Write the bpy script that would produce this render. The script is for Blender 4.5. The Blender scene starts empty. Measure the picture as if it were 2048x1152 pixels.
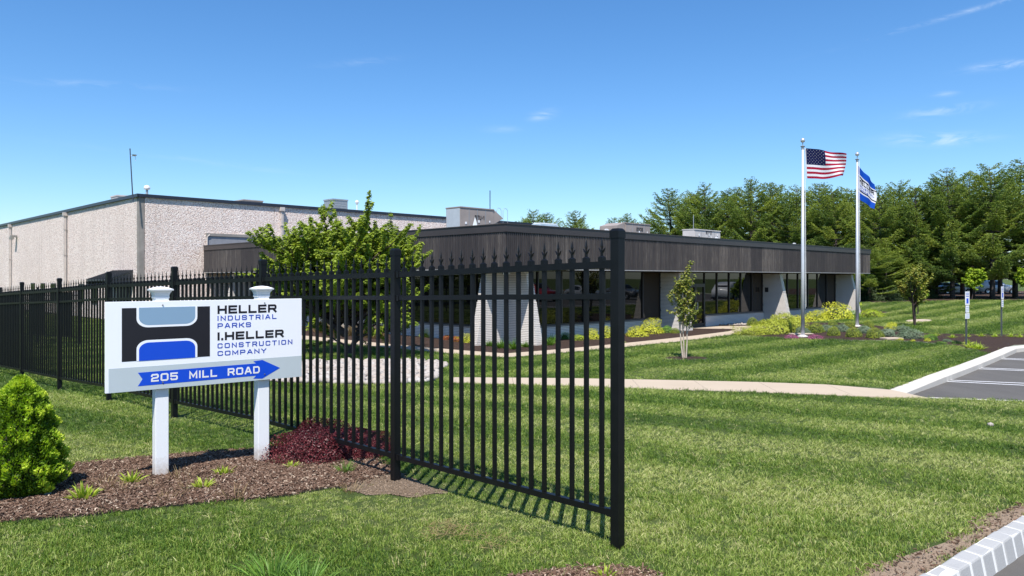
import bpy, bmesh, math, random
import numpy as np
from mathutils import Vector, Matrix, Euler
from mathutils.geometry import delaunay_2d_cdt, tessellate_polygon

S = bpy.context.scene
COL = S.collection
random.seed(7)
rng = np.random.default_rng(7)
R = math.radians

# ------------------------------------------------------------------ camera, sky, sun, exposure
EYE = 1.69                      # eye height above the foot of the nearest fence post
FPX, HX, HY = 1500.0, 1024.0, 556.0
cam_d = bpy.data.cameras.new('camera')
cam = bpy.data.objects.new('camera', cam_d); COL.objects.link(cam)
cam.location = (0, 0, EYE); cam.rotation_euler = (R(90), 0, 0)
cam_d.sensor_width = 36; cam_d.lens = 36 * FPX / 2048
cam_d.shift_y = -(576 - HY) / 2048
cam_d.clip_start = .05; cam_d.clip_end = 3000
S.camera = cam

SUN_H = Vector((.13, .99, 0)).normalized()      # where the light travels, over the ground
SUN_EL = 59.0
world = bpy.data.worlds.new('World'); S.world = world; world.use_nodes = True
wn, wl = world.node_tree.nodes, world.node_tree.links
wn.clear()
sky = wn.new('ShaderNodeTexSky'); sky.sky_type = 'NISHITA'; sky.sun_disc = False
sky.sun_elevation = R(SUN_EL); sky.sun_rotation = math.atan2(-SUN_H.x, -SUN_H.y)
sky.altitude = 0; sky.air_density = 1.0; sky.dust_density = .35; sky.ozone_density = 2.2
wc = wn.new('ShaderNodeTexCoord')
def wnode(t, **k):
    n = wn.new(t)
    for a, b in k.items(): setattr(n, a, b)
    return n
# thin cirrus wisps: streaky noise, kept to a few patches of sky
def pixdir(px, py):
    return Vector(((px - HX) / FPX, 1, -(py - HY) / FPX)).normalized()
def wisp(px, py, sx, sy, amp, rot=0):
    """soft elongated patch of cloud round a direction in the sky"""
    d = pixdir(px, py)
    q = d.to_track_quat('Y', 'Z').to_matrix().inverted()
    q = Matrix.Rotation(R(rot), 3, 'Y') @ q
    comps = []
    for r_, s_ in ((0, sx / FPX), (2, sy / FPX)):
        dp = wnode('ShaderNodeVectorMath', operation='DOT_PRODUCT')
        wl.new(wc.outputs['Generated'], dp.inputs[0]); dp.inputs[1].default_value = q[r_]
        m = wnode('ShaderNodeMath', operation='DIVIDE'); wl.new(dp.outputs['Value'], m.inputs[0]); m.inputs[1].default_value = s_
        p = wnode('ShaderNodeMath', operation='POWER'); wl.new(m.outputs[0], p.inputs[0]); p.inputs[1].default_value = 2
        comps.append(p)
    f = wnode('ShaderNodeVectorMath', operation='DOT_PRODUCT'); wl.new(wc.outputs['Generated'], f.inputs[0]); f.inputs[1].default_value = d
    s = wnode('ShaderNodeMath', operation='ADD'); wl.new(comps[0].outputs[0], s.inputs[0]); wl.new(comps[1].outputs[0], s.inputs[1])
    e = wnode('ShaderNodeMath', operation='MULTIPLY'); wl.new(s.outputs[0], e.inputs[0]); e.inputs[1].default_value = -1
    x = wnode('ShaderNodeMath', operation='EXPONENT'); wl.new(e.outputs[0], x.inputs[0])
    g = wnode('ShaderNodeMath', operation='GREATER_THAN'); wl.new(f.outputs['Value'], g.inputs[0]); g.inputs[1].default_value = .5
    a = wnode('ShaderNodeMath', operation='MULTIPLY'); wl.new(x.outputs[0], a.inputs[0]); wl.new(g.outputs[0], a.inputs[1])
    b = wnode('ShaderNodeMath', operation='MULTIPLY'); wl.new(a.outputs[0], b.inputs[0]); b.inputs[1].default_value = amp
    return b
mask = None
for w in ((1868, 278, 62, 9, .9, -4), (1888, 221, 50, 7, .6, 3), (1995, 131, 40, 6, .55, 0), (1085, 231, 20, 9, .6, 12),
          (1005, 258, 30, 6, .22, 0), (720, 124, 60, 6, .16, 8), (180, 168, 110, 5, .22, 4), (1930, 24, 130, 3.5, .55, 8),
          (1890, 188, 16, 4, .4, 0), (2025, 128, 18, 5, .5, 0), (500, 335, 260, 5, .10, -5)):
    b = wisp(*w)
    if mask is None: mask = b
    else:
        ad = wnode('ShaderNodeMath', operation='ADD'); wl.new(mask.outputs[0], ad.inputs[0]); wl.new(b.outputs[0], ad.inputs[1]); mask = ad
mp = wnode('ShaderNodeMapping'); wl.new(wc.outputs['Generated'], mp.inputs['Vector']); mp.inputs['Scale'].default_value = (14, 14, 60); mp.inputs['Rotation'].default_value = (0, .12, 0)
nz = wnode('ShaderNodeTexNoise'); wl.new(mp.outputs[0], nz.inputs['Vector']); nz.inputs['Scale'].default_value = 1.6; nz.inputs['Detail'].default_value = 7; nz.inputs['Roughness'].default_value = .6; nz.inputs['Distortion'].default_value = .6
mr = wnode('ShaderNodeMapRange'); wl.new(nz.outputs['Fac'], mr.inputs['Value']); mr.inputs['From Min'].default_value = .40; mr.inputs['From Max'].default_value = .78
mm = wnode('ShaderNodeMath', operation='MULTIPLY'); wl.new(mask.outputs[0], mm.inputs[0]); wl.new(mr.outputs[0], mm.inputs[1]); mm.use_clamp = True
hs = wnode('ShaderNodeHueSaturation'); hs.inputs['Saturation'].default_value = 1.16; hs.inputs['Value'].default_value = 1.0
tn = wnode('ShaderNodeMix', data_type='RGBA', blend_type='MULTIPLY'); tn.inputs['Factor'].default_value = 1; wl.new(sky.outputs[0], tn.inputs['A']); tn.inputs['B'].default_value = (.83, .955, 1.10, 1)
wl.new(tn.outputs['Result'], hs.inputs['Color'])
mx = wnode('ShaderNodeMix', data_type='RGBA'); wl.new(mm.outputs[0], mx.inputs['Factor']); wl.new(hs.outputs[0], mx.inputs['A']); mx.inputs['B'].default_value = (5.8, 6.6, 7.6, 1)
bg = wnode('ShaderNodeBackground'); bg.inputs['Strength'].default_value = .107
wl.new(mx.outputs['Result'], bg.inputs['Color'])
wo = wnode('ShaderNodeOutputWorld'); wl.new(bg.outputs[0], wo.inputs['Surface'])

sun_d = bpy.data.lights.new('sun', 'SUN'); sun_d.energy = 4.9; sun_d.angle = R(.53); sun_d.color = (1, .955, .89)
sun = bpy.data.objects.new('sun', sun_d); COL.objects.link(sun)
sun.rotation_euler = Vector((SUN_H.x, SUN_H.y, -math.tan(R(SUN_EL)))).to_track_quat('-Z', 'Y').to_euler()
sun.location = (0, 0, 40)
S.view_settings.view_transform = 'Standard'; S.view_settings.look = 'None'
S.view_settings.exposure = 0.6; S.view_settings.gamma = 1; S.view_settings.use_curve_mapping = False
S.render.resolution_x = 1024; S.render.resolution_y = 576
S.cycles.max_bounces = 6; S.cycles.transparent_max_bounces = 8; S.cycles.caustics_reflective = False; S.cycles.caustics_refractive = False

# ------------------------------------------------------------------ helpers
def setp(o, label=None, cat=None, group=None, kind=None):
    if label: o['label'] = label
    if cat: o['category'] = cat
    if group: o['group'] = group
    if kind: o['kind'] = kind
    return o

def empty(name, loc=(0, 0, 0), rz=0, label=None, cat=None, group=None):
    o = bpy.data.objects.new(name, None); COL.objects.link(o)
    o.location = loc; o.rotation_euler = (0, 0, rz); o.empty_display_size = .2
    return setp(o, label, cat, group)

def link(name, me, parent=None, loc=None, rot=None):
    o = bpy.data.objects.new(name, me); COL.objects.link(o)
    if parent: o.parent = parent
    if loc is not None: o.location = loc
    if rot is not None: o.rotation_euler = rot
    return o

def copy_tree(o, parent=None):
    c = o.copy(); COL.objects.link(c); c.parent = parent
    for ch in list(o.children): copy_tree(ch, c)
    return c

class MB:
    """collects shapes, builds one mesh"""
    def __init__(s): s.v = []; s.f = []; s.m = []; s.cur = 0
    def add(s, vs, fs):
        n = len(s.v); s.v += [tuple(v) for v in vs]
        for f in fs: s.f.append([i + n for i in f]); s.m.append(s.cur)
        return s
    def box(s, x0, x1, y0, y1, z0, z1, M=None):
        vs = [Vector((x, y, z)) for z in (z0, z1) for y in (y0, y1) for x in (x0, x1)]
        if M is not None: vs = [M @ v for v in vs]
        return s.add(vs, [(0, 2, 3, 1), (4, 5, 7, 6), (0, 1, 5, 4), (1, 3, 7, 5), (3, 2, 6, 7), (2, 0, 4, 6)])
    def beam(s, p0, p1, w, h, up=(0, 0, 1)):
        p0, p1 = Vector(p0), Vector(p1); d = (p1 - p0).normalized(); up = Vector(up)
        sd = d.cross(up).normalized(); u = up if abs(d.dot(up)) < .3 else sd.cross(d)
        vs = []
        for p in (p0, p1):
            for a, b in ((-1, -1), (1, -1), (1, 1), (-1, 1)): vs.append(p + sd * (a * w / 2) + u * (b * h / 2))
        return s.add(vs, [(0, 1, 2, 3), (7, 6, 5, 4), (0, 4, 5, 1), (1, 5, 6, 2), (2, 6, 7, 3), (3, 7, 4, 0)])
    def tube(s, pts, rad, n=8, cap=True):
        pts = [Vector(p) for p in pts]
        if not hasattr(rad, '__len__'): rad = [rad] * len(pts)
        rings = []; base = len(s.v); prev = None
        for i, p in enumerate(pts):
            d = (pts[min(i + 1, len(pts) - 1)] - pts[max(i - 1, 0)]).normalized()
            a = prev if prev is not None else (Vector((1, 0, 0)) if abs(d.x) < .9 else Vector((0, 1, 0)))
            a = (a - d * a.dot(d)).normalized(); prev = a; b = d.cross(a)
            for k in range(n):
                t = 2 * math.pi * k / n
                s.v.append(tuple(p + (a * math.cos(t) + b * math.sin(t)) * rad[i]))
        for i in range(len(pts) - 1):
            for k in range(n):
                k2 = (k + 1) % n
                s.f.append([base + i * n + k, base + i * n + k2, base + (i + 1) * n + k2, base + (i + 1) * n + k]); s.m.append(s.cur)
        if cap:
            s.f.append([base + k for k in reversed(range(n))]); s.m.append(s.cur)
            s.f.append([base + (len(pts) - 1) * n + k for k in range(n)]); s.m.append(s.cur)
        return s
    def lathe(s, prof, n=16, c=(0, 0, 0)):
        base = len(s.v)
        for r_, z in prof:
            for k in range(n):
                t = 2 * math.pi * k / n
                s.v.append((c[0] + r_ * math.cos(t), c[1] + r_ * math.sin(t), c[2] + z))
        for i in range(len(prof) - 1):
            for k in range(n):
                k2 = (k + 1) % n
                s.f.append([base + i * n + k, base + i * n + k2, base + (i + 1) * n + k2, base + (i + 1) * n + k]); s.m.append(s.cur)
        return s
    def frustum(s, c, w0, w1, z0, z1):
        x, y = c; a, b = w0 / 2, w1 / 2
        vs = [(x - a, y - a, z0), (x + a, y - a, z0), (x + a, y + a, z0), (x - a, y + a, z0),
              (x - b, y - b, z1), (x + b, y - b, z1), (x + b, y + b, z1), (x - b, y + b, z1)]
        return s.add(vs, [(3, 2, 1, 0), (4, 5, 6, 7), (0, 1, 5, 4), (1, 2, 6, 5), (2, 3, 7, 6), (3, 0, 4, 7)])
    def prism(s, poly, z0, z1, T=None):
        """2D polygon extruded between z0 and z1; T maps (x, y, z) to a point"""
        n = len(poly)
        vs = [(p[0], p[1], z0) for p in poly] + [(p[0], p[1], z1) for p in poly]
        if T: vs = [T(*v) for v in vs]
        tris = tessellate_polygon([[Vector((p[0], p[1], 0)) for p in poly]])
        base = len(s.v); s.v += [tuple(v) for v in vs]
        for t in tris:
            s.f.append([base + n + i for i in t]); s.m.append(s.cur)
            s.f.append([base + i for i in reversed(t)]); s.m.append(s.cur)
        for i in range(n):
            j = (i + 1) % n
            s.f.append([base + i, base + j, base + n + j, base + n + i]); s.m.append(s.cur)
        return s
    def mesh(s, name, mats, smooth=False, fix=True):
        me = bpy.data.meshes.new(name); me.from_pydata(s.v, [], s.f); 
        for m in (mats if isinstance(mats, (list, tuple)) else [mats]): me.materials.append(m)
        if any(s.m): me.polygons.foreach_set('material_index', s.m)
        if fix:
            bm = bmesh.new(); bm.from_mesh(me); bmesh.ops.recalc_face_normals(bm, faces=bm.faces); bm.to_mesh(me); bm.free()
        if smooth: me.polygons.foreach_set('use_smooth', [True] * len(me.polygons))
        me.update(); return me
    def build(s, name, mats, parent=None, smooth=False, loc=None, rot=None, bevel=0):
        o = link(name, s.mesh(name, mats, smooth), parent, loc, rot)
        if bevel:
            b = o.modifiers.new('bevel', 'BEVEL'); b.width = bevel; b.segments = 2; b.limit_method = 'ANGLE'
        return o

def npmesh(name, V, F, mats, tone=None, smooth=False):
    """fast mesh from numpy arrays (all faces with the same vertex count)"""
    me = bpy.data.meshes.new(name); V = np.asarray(V, np.float32); F = np.asarray(F, np.int32); k = F.shape[1]
    me.vertices.add(len(V)); me.vertices.foreach_set('co', V.ravel())
    me.loops.add(F.size); me.loops.foreach_set('vertex_index', F.ravel())
    me.polygons.add(len(F)); me.polygons.foreach_set('loop_start', np.arange(0, F.size, k, dtype=np.int32)); me.polygons.foreach_set('loop_total', np.full(len(F), k, np.int32))
    if smooth: me.polygons.foreach_set('use_smooth', np.ones(len(F), bool))
    if tone is not None:
        a = me.attributes.new('tone', 'FLOAT', 'POINT'); a.data.foreach_set('value', np.asarray(tone, np.float32))
    for m in (mats if isinstance(mats, (list, tuple)) else [mats]): me.materials.append(m)
    me.update(calc_edges=True); me.validate(); return me

# ------------------------------------------------------------------ materials
class Mat:
    def __init__(s, name):
        s.m = bpy.data.materials.new(name); s.m.use_nodes = True; s.n = s.m.node_tree.nodes; s.l = s.m.node_tree.links
        s.n.clear(); s.out = s.n.new('ShaderNodeOutputMaterial'); s.p = s.n.new('ShaderNodeBsdfPrincipled'); s.l.new(s.p.outputs[0], s.out.inputs[0])
        s.tc = None
    def coord(s, kind='Object', scale=(1, 1, 1), rot=(0, 0, 0)):
        if s.tc is None: s.tc = s.n.new('ShaderNodeTexCoord')
        mp = s.n.new('ShaderNodeMapping'); s.l.new(s.tc.outputs[kind], mp.inputs[0]); mp.inputs['Scale'].default_value = scale; mp.inputs['Rotation'].default_value = rot
        return mp.outputs[0]
    def noise(s, vec, scale=5, detail=4, rough=.55, dist=0):
        t = s.n.new('ShaderNodeTexNoise'); s.l.new(vec, t.inputs['Vector']); t.inputs['Scale'].default_value = scale; t.inputs['Detail'].default_value = detail
        t.inputs['Roughness'].default_value = rough; t.inputs['Distortion'].default_value = dist; return t.outputs['Fac']
    def voronoi(s, vec, scale=5, out='Distance', feature='F1', rand=1):
        t = s.n.new('ShaderNodeTexVoronoi'); t.feature = feature; s.l.new(vec, t.inputs['Vector']); t.inputs['Scale'].default_value = scale; t.inputs['Randomness'].default_value = rand; return t.outputs[out]
    def ramp(s, fac, stops):
        t = s.n.new('ShaderNodeValToRGB'); s.l.new(fac, t.inputs[0]); e = t.color_ramp.elements
        while len(e) < len(stops): e.new(.5)
        for i, (p, c) in enumerate(stops): e[i].position = p; e[i].color = (*c, 1) if len(c) == 3 else c
        return t.outputs[0]
    def mix(s, fac, a, b, mode='MIX'):
        t = s.n.new('ShaderNodeMix'); t.data_type = 'RGBA'; t.blend_type = mode
        for k, v in (('Factor', fac), ('A', a), ('B', b)):
            if hasattr(v, 'is_linked') or hasattr(v, 'links'): s.l.new(v, t.inputs[k])
            elif k == 'Factor': t.inputs[k].default_value = v
            else: t.inputs[k].default_value = (*v, 1) if len(v) == 3 else v
        return t.outputs['Result']
    def math(s, op, a, b=None):
        t = s.n.new('ShaderNodeMath'); t.operation = op
        for i, v in enumerate((a, b)):
            if v is None: continue
            if isinstance(v, (int, float)): t.inputs[i].default_value = v
            else: s.l.new(v, t.inputs[i])
        return t.outputs[0]
    def attr(s, name, kind='GEOMETRY', out='Fac'):
        t = s.n.new('ShaderNodeAttribute'); t.attribute_name = name; t.attribute_type = kind; return t.outputs[out]
    def island(s):
        return s.n.new('ShaderNodeNewGeometry').outputs['Random Per Island']
    def objrand(s):
        return s.n.new('ShaderNodeObjectInfo').outputs['Random']
    def col(s, c):
        if hasattr(c, 'links'): s.l.new(c, s.p.inputs['Base Color'])
        else: s.p.inputs['Base Color'].default_value = (*c, 1)
        return s
    def set(s, **k):
        for a, b in k.items():
            i = s.p.inputs[{'rough': 'Roughness', 'metal': 'Metallic', 'spec': 'Specular IOR Level', 'ior': 'IOR', 'coat': 'Coat Weight'}[a]]
            if hasattr(b, 'links'): s.l.new(b, i)
            else: i.default_value = b
        return s
    def bump(s, h, strength=.5, dist=.01):
        t = s.n.new('ShaderNodeBump'); s.l.new(h, t.inputs['Height']); t.inputs['Strength'].default_value = strength; t.inputs['Distance'].default_value = dist
        s.l.new(t.outputs[0], s.p.inputs['Normal']); return s
    def translucent(s, fac, c):
        t = s.n.new('ShaderNodeBsdfTranslucent'); mxs = s.n.new('ShaderNodeMixShader'); mxs.inputs[0].default_value = fac
        if hasattr(c, 'links'): s.l.new(c, t.inputs[0])
        else: t.inputs[0].default_value = (*c, 1)
        s.l.new(s.p.outputs[0], mxs.inputs[1]); s.l.new(t.outputs[0], mxs.inputs[2]); s.l.new(mxs.outputs[0], s.out.inputs[0]); return s

def simple(name, c, rough=.5, metal=0, var=.12, scale=4, bump=.0, spec=.5, bs=60):
    m = Mat(name); v = m.coord('Object'); n = m.noise(v, scale, 5)
    lo = tuple(x * (1 - var) for x in c); hi = tuple(min(1, x * (1 + var)) for x in c)
    m.col(m.ramp(n, [(.3, lo), (.7, hi)])).set(rough=rough, metal=metal, spec=spec)
    if bump: m.bump(m.noise(v, bs, 4), bump, .004)
    return m.m

def leafmat(name, stops, tr=.25, rough=.5, attr='tone', spec=.35):
    m = Mat(name); t = m.attr(attr); r = m.island()
    f = m.math('ADD', m.math('MULTIPLY', t, .65), m.math('MULTIPLY', r, .35))
    c = m.ramp(f, stops); m.col(c).set(rough=rough, spec=spec)
    c2 = m.mix(1.0, c, (1.3, 1.35, .5), 'MULTIPLY'); m.translucent(tr, c2)
    return m.m

M = {}
# white painted metal/vinyl, black powder coat
M['fence'] = simple('black powder coat', (.0045, .0048, .006), .42, var=.25, scale=9, spec=.28, bump=.04, bs=40)
M['vinyl'] = simple('white vinyl', (.80, .81, .83), .38, var=.02, scale=3)
m = Mat('white vinyl post'); v = m.coord('Object'); sp = m.n.new('ShaderNodeSeparateXYZ'); m.l.new(v, sp.inputs[0])
d_ = m.math('ADD', sp.outputs[2], m.math('MULTIPLY', m.noise(v, 22, 5, .7), .30)); c = m.mix(m.ramp(d_, [(.16, (.75, .75, .75)), (.32, (0, 0, 0))]), (.79, .80, .82), (.42, .33, .25))
m.col(c).set(rough=.4); M['vinyl'] = m.m
M['board'] = simple('white sign board', (.83, .845, .885), .35, var=.015, scale=2)
M['signgrey'] = simple('pale grey vinyl film', (.47, .53, .56), .4, var=.02)
M['steelblue'] = simple('steel blue film', (.22, .34, .47), .4, var=.02)
M['blue'] = simple('royal blue film', (.004, .065, .56), .4, var=.02)
M['textblue'] = simple('blue lettering', (.015, .06, .42), .4, var=.02)
M['signblack'] = simple('black film', (.012, .010, .014), .4, var=.05)
M['screw'] = simple('screw head', (.35, .35, .34), .35, metal=.8)
M['alu'] = simple('satin aluminium', (.60, .61, .63), .42, metal=.35, var=.08, scale=2)
M['gold'] = simple('bright metal ball', (.75, .75, .76), .25, metal=.7)
M['galv'] = simple('galvanised steel', (.36, .38, .40), .45, metal=.5)
M['signpost'] = simple('dark sign post steel', (.09, .10, .10), .5, metal=.3)
M['darkmetal'] = simple('dark bronze metal', (.026, .023, .025), .42, var=.1)
M['coping'] = simple('dark bronze coping', (.042, .034, .034), .42, var=.12, scale=.6)
M['drip'] = simple('pale drip edge', (.35, .34, .33), .5)
M['whcoping'] = simple('navy coping', (.018, .022, .036), .4, var=.15)
M['pipe'] = simple('beige downpipe', (.50, .44, .40), .5)
M['soffit'] = simple('brown soffit', (.16, .13, .11), .6)
M['lamp'] = simple('grey lamp housing', (.22, .21, .19), .5)
M['rust'] = simple('rusty yellow pipe', (.5, .33, .08), .6)
M['whitepl'] = simple('white plastic', (.75, .75, .75), .4)
M['rtu'] = simple('tan unit casing', (.30, .255, .23), .55, var=.12, scale=1.4, bump=.02)
M['rtu2'] = simple('pale unit casing', (.50, .47, .45), .55, var=.12, scale=1.4)
M['rtublue'] = simple('grey unit panel', (.38, .42, .45), .5, var=.06)
M['skylight'] = simple('pale metal curb', (.42, .50, .54), .3, metal=.3)
M['roof'] = simple('dark membrane roof', (.10, .10, .105), .8)
M['awning'] = simple('dark standing seam metal', (.032, .036, .042), .4, metal=.2)
M['mast'] = simple('dark mast steel', (.045, .055, .08), .5, metal=.2)

# ribbed bronze siding, streaked by weather, each panel a little different
m = Mat('ribbed bronze siding')
tc_ = m.n.new('ShaderNodeTexCoord'); oi_ = m.n.new('ShaderNodeObjectInfo'); va = m.n.new('ShaderNodeVectorMath'); m.l.new(tc_.outputs['Object'], va.inputs[0]); m.l.new(oi_.outputs['Location'], va.inputs[1])
def mpg(s):
    q = m.n.new('ShaderNodeMapping'); m.l.new(va.outputs[0], q.inputs[0]); q.inputs['Scale'].default_value = s; return q.outputs[0]
n1 = m.noise(mpg((1, 1, .02)), 5.5, 6, .85)
n2 = m.noise(mpg((1, 1, .12)), 15, 4, .7); rr = oi_.outputs['Random']
f = m.math('ADD', m.math('ADD', m.math('MULTIPLY', n1, .62), m.math('MULTIPLY', n2, .38)), m.math('MULTIPLY', m.math('SUBTRACT', rr, .5), .16))
m.col(m.ramp(f, [(.30, (.024, .021, .023)), (.46, (.043, .037, .038)), (.56, (.068, .059, .056)), (.68, (.145, .127, .115))])).set(rough=.5, spec=.4)
M['siding'] = m.m

# white painted long brick
m = Mat('white painted brick'); v = m.coord('Object')
n = m.noise(v, 2.2, 5, .6); n2 = m.noise(m.coord('Object', (1, 1, 3)), 16, 4, .65)
c = m.mix(n2, (.62, .57, .52), (.84, .80, .75)); c = m.mix(m.math('MULTIPLY', n, .4), c, (.62, .55, .49))
m.col(c).set(rough=.75).bump(n2, .5, .012); M['brick'] = m.m
m = Mat('grey mortar'); v = m.coord('Object'); m.col(m.mix(m.noise(v, 20), (.12, .105, .095), (.19, .17, .155))).set(rough=.9); M['mortar'] = m.m

# exposed aggregate concrete
def aggregate(name, base, dark, light):
    m = Mat(name); v = m.coord('Object')
    vd = m.voronoi(v, 22, 'Distance'); vc = m.voronoi(v, 22, 'Color'); vd2 = m.voronoi(v, 45, 'Distance')
    sep = m.n.new('ShaderNodeSeparateColor'); m.l.new(vc, sep.inputs[0])
    c = m.ramp(sep.outputs[0], [(0, dark), (.35, base), (.8, light), (1, tuple(x * .8 for x in light))])
    big = m.noise(m.coord('Object', (1, 1, .35)), .45, 5, .6)
    c = m.mix(m.ramp(big, [(.35, (0, 0, 0)), (.7, (.35, .35, .35))]), c, tuple(x * .70 for x in base))
    run = m.noise(m.coord('Object', (1, 1, .04)), 1.9, 5, .8); c = m.mix(m.ramp(run, [(.56, (0, 0, 0)), (.72, (.45, .45, .45))]), c, tuple(x * .5 for x in base))
    h = m.math('ADD', m.math('MULTIPLY', vd, -1), m.math('MULTIPLY', vd2, -.4))
    m.col(c).set(rough=.85, spec=.3).bump(h, 1.0, .036); return m.m
M['aggregate'] = aggregate('exposed aggregate', (.84, .68, .60), (.44, .32, .28), (.95, .86, .80))
M['quoin'] = simple('smooth corner concrete', (.26, .235, .21), .8, var=.18, scale=2, bump=.2)

# glass and blinds
def glass(name, c):
    m = Mat(name); m.col(c).set(rough=.015, ior=1.5, spec=.5); v = m.coord('Object'); m.bump(m.noise(v, .7, 1), .012, .05); return m.m
M['glass'] = glass('dark tinted glass', (.006, .0065, .006))
M['blind'] = glass('tinted glass over brown blind', (.040, .029, .021))

# ground materials
m = Mat('lawn soil and thatch'); v = m.coord('Object')
a = m.noise(v, 1.1, 6, .7); b = m.noise(v, 45, 5, .75); st = m.noise(v, .22, 4, .5)
c = m.mix(b, (.020, .036, .010), (.10, .14, .035)); c = m.mix(m.ramp(a, [(.45, (0, 0, 0)), (.75, (.6, .6, .6))]), c, (.13, .14, .05)); c = m.mix(m.ramp(st, [(.4, (0, 0, 0)), (.65, (.5, .5, .5))]), c, (.09, .13, .035))
m.col(c).set(rough=.95, spec=.15).bump(b, .9, .03); M['lawn'] = m.m
m = Mat('shredded bark mulch'); v = m.coord('Object'); sv = m.coord('Object', (1, 3.2, 1), (0, 0, .7)); 
a = m.noise(sv, 42, 6, .75, 1.2); b = m.noise(v, 1.6, 4); vo = m.voronoi(m.coord('Object', (1, 2.4, 1), (0, 0, -.5)), 48)
c = m.ramp(a, [(.3, (.032, .020, .017)), (.5, (.115, .075, .06)), (.66, (.20, .145, .115)), (.8, (.34, .26, .20))]); c = m.mix(m.math('MULTIPLY', b, .5), c, (.09, .058, .045))
m.col(c).set(rough=.95, spec=.1).bump(m.math('ADD', a, vo), 1, .05); M['mulch'] = m.m
m = Mat('dry sandy soil'); v = m.coord('Object'); a = m.noise(v, 9, 7, .7); b = m.noise(v, 70, 4, .7)
m.col(m.mix(b, m.mix(a, (.18, .125, .085), (.40, .30, .215)), m.mix(a, (.28, .20, .14), (.46, .36, .27)))).set(rough=.95, spec=.1).bump(m.math('ADD', a, b), .8, .03); M['dirt'] = m.m
def concrete(name, c, bump=.3):
    m = Mat(name); v = m.coord('Object'); a = m.noise(v, 1.3, 6, .65); b = m.noise(v, 90, 3, .7)
    c0 = tuple(x * .82 for x in c); c1 = tuple(min(1, x * 1.12) for x in c)
    m.col(m.mix(m.math('MULTIPLY', b, .5), m.mix(a, c0, c1), tuple(x * .7 for x in c))).set(rough=.85, spec=.25).bump(b, bump, .004); return m.m
M['walk'] = concrete('beige concrete walk', (.49, .40, .30))
M['kerb'] = concrete('pale concrete kerb', (.58, .54, .48))
M['granite'] = concrete('grey granite', (.38, .38, .375), .6)
M['joint'] = concrete('white mortar', (.74, .73, .71), .4)
m = Mat('asphalt'); v = m.coord('Object'); a = m.noise(v, 160, 3, .8); b = m.ramp(m.noise(m.coord('Object', (1, .3, 1), (0, 0, .6)), .7, 6, .7), [(.3, (0, 0, 0)), (.7, (1, 1, 1))])
m.col(m.mix(b, m.mix(a, (.062, .057, .052), (.10, .093, .085)), m.mix(a, (.092, .086, .078), (.145, .136, .125)))).set(rough=.85, spec=.3).bump(a, .5, .006); M['asphalt'] = m.m
m = Mat('white line paint'); v = m.coord('Object'); m.col(m.mix(m.ramp(m.noise(v, 30, 5, .7), [(.3, (0, 0, 0)), (.5, (1, 1, 1))]), (.45, .45, .46), (.75, .75, .76))).set(rough=.7); M['line'] = m.m
def rockmat(name, a, b, d):
    m = Mat(name); v = m.coord('Object'); n = m.noise(v, 7, 5, .6); r = m.objrand(); isl = m.island()
    c = m.mix(n, a, b); f = m.math('ADD', m.math('MULTIPLY', r, .5), m.math('MULTIPLY', isl, .5)); c = m.mix(m.math('MULTIPLY', f, .6), c, d); m.col(c).set(rough=.8).bump(n, .4, .02); return m.m
M['river'] = rockmat('white river stone', (.27, .25, .23), (.50, .47, .44), (.34, .26, .20))
M['boulder'] = rockmat('tan boulder', (.36, .29, .22), (.52, .44, .36), (.30, .24, .2))

# vegetation
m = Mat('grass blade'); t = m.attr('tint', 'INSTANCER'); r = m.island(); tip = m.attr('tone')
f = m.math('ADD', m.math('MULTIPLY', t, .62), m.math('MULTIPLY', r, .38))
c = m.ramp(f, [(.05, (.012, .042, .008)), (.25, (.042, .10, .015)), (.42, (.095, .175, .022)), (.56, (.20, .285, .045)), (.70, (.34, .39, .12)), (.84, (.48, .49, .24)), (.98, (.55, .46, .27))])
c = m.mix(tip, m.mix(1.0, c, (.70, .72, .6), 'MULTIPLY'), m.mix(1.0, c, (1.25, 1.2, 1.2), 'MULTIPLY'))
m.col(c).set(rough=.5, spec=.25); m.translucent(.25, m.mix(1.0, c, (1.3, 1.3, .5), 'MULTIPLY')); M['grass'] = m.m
m = Mat('bark chip'); t = m.attr('tint', 'INSTANCER'); r = m.island()
m.col(m.ramp(t, [(0, (.040, .022, .015)), (.4, (.135, .080, .054)), (.75, (.245, .165, .12)), (1, (.46, .37, .28))])).set(rough=.9, spec=.15); M['chip'] = m.m
M['pine'] = leafmat('pine needles', [(.1, (.055, .11, .034)), (.35, (.145, .225, .055)), (.6, (.28, .355, .072)), (.9, (.44, .48, .10))], .25, .55)
M['maple'] = leafmat('maple leaf', [(.1, (.11, .16, .025)), (.5, (.25, .33, .045)), (.8, (.36, .43, .07)), (1, (.46, .51, .12))], .4, .4)
M['crape'] = leafmat('bronze green leaf', [(.1, (.10, .135, .025)), (.45, (.20, .235, .04)), (.7, (.30, .29, .05)), (.95, (.30, .16, .07))], .25)
M['bright'] = leafmat('bright young leaf', [(.1, (.11, .19, .015)), (.5, (.27, .38, .025)), (.9, (.45, .52, .045))], .3)
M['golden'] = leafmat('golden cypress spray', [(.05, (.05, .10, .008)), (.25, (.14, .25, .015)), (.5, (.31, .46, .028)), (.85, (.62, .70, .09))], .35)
M['yellowleaf'] = leafmat('golden spirea leaf', [(.1, (.07, .12, .010)), (.4, (.27, .34, .02)), (.7, (.50, .52, .04)), (.95, (.68, .66, .08))], .3)
M['orangeleaf'] = leafmat('orange tipped leaf', [(.05, (.17, .21, .02)), (.4, (.40, .33, .03)), (.6, (.42, .16, .04)), (.95, (.32, .06, .04))], .3)
M['cypress'] = leafmat('yellow green cypress', [(.1, (.05, .08, .010)), (.4, (.15, .20, .018)), (.7, (.30, .35, .03)), (.95, (.46, .48, .06))], .2)
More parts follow.
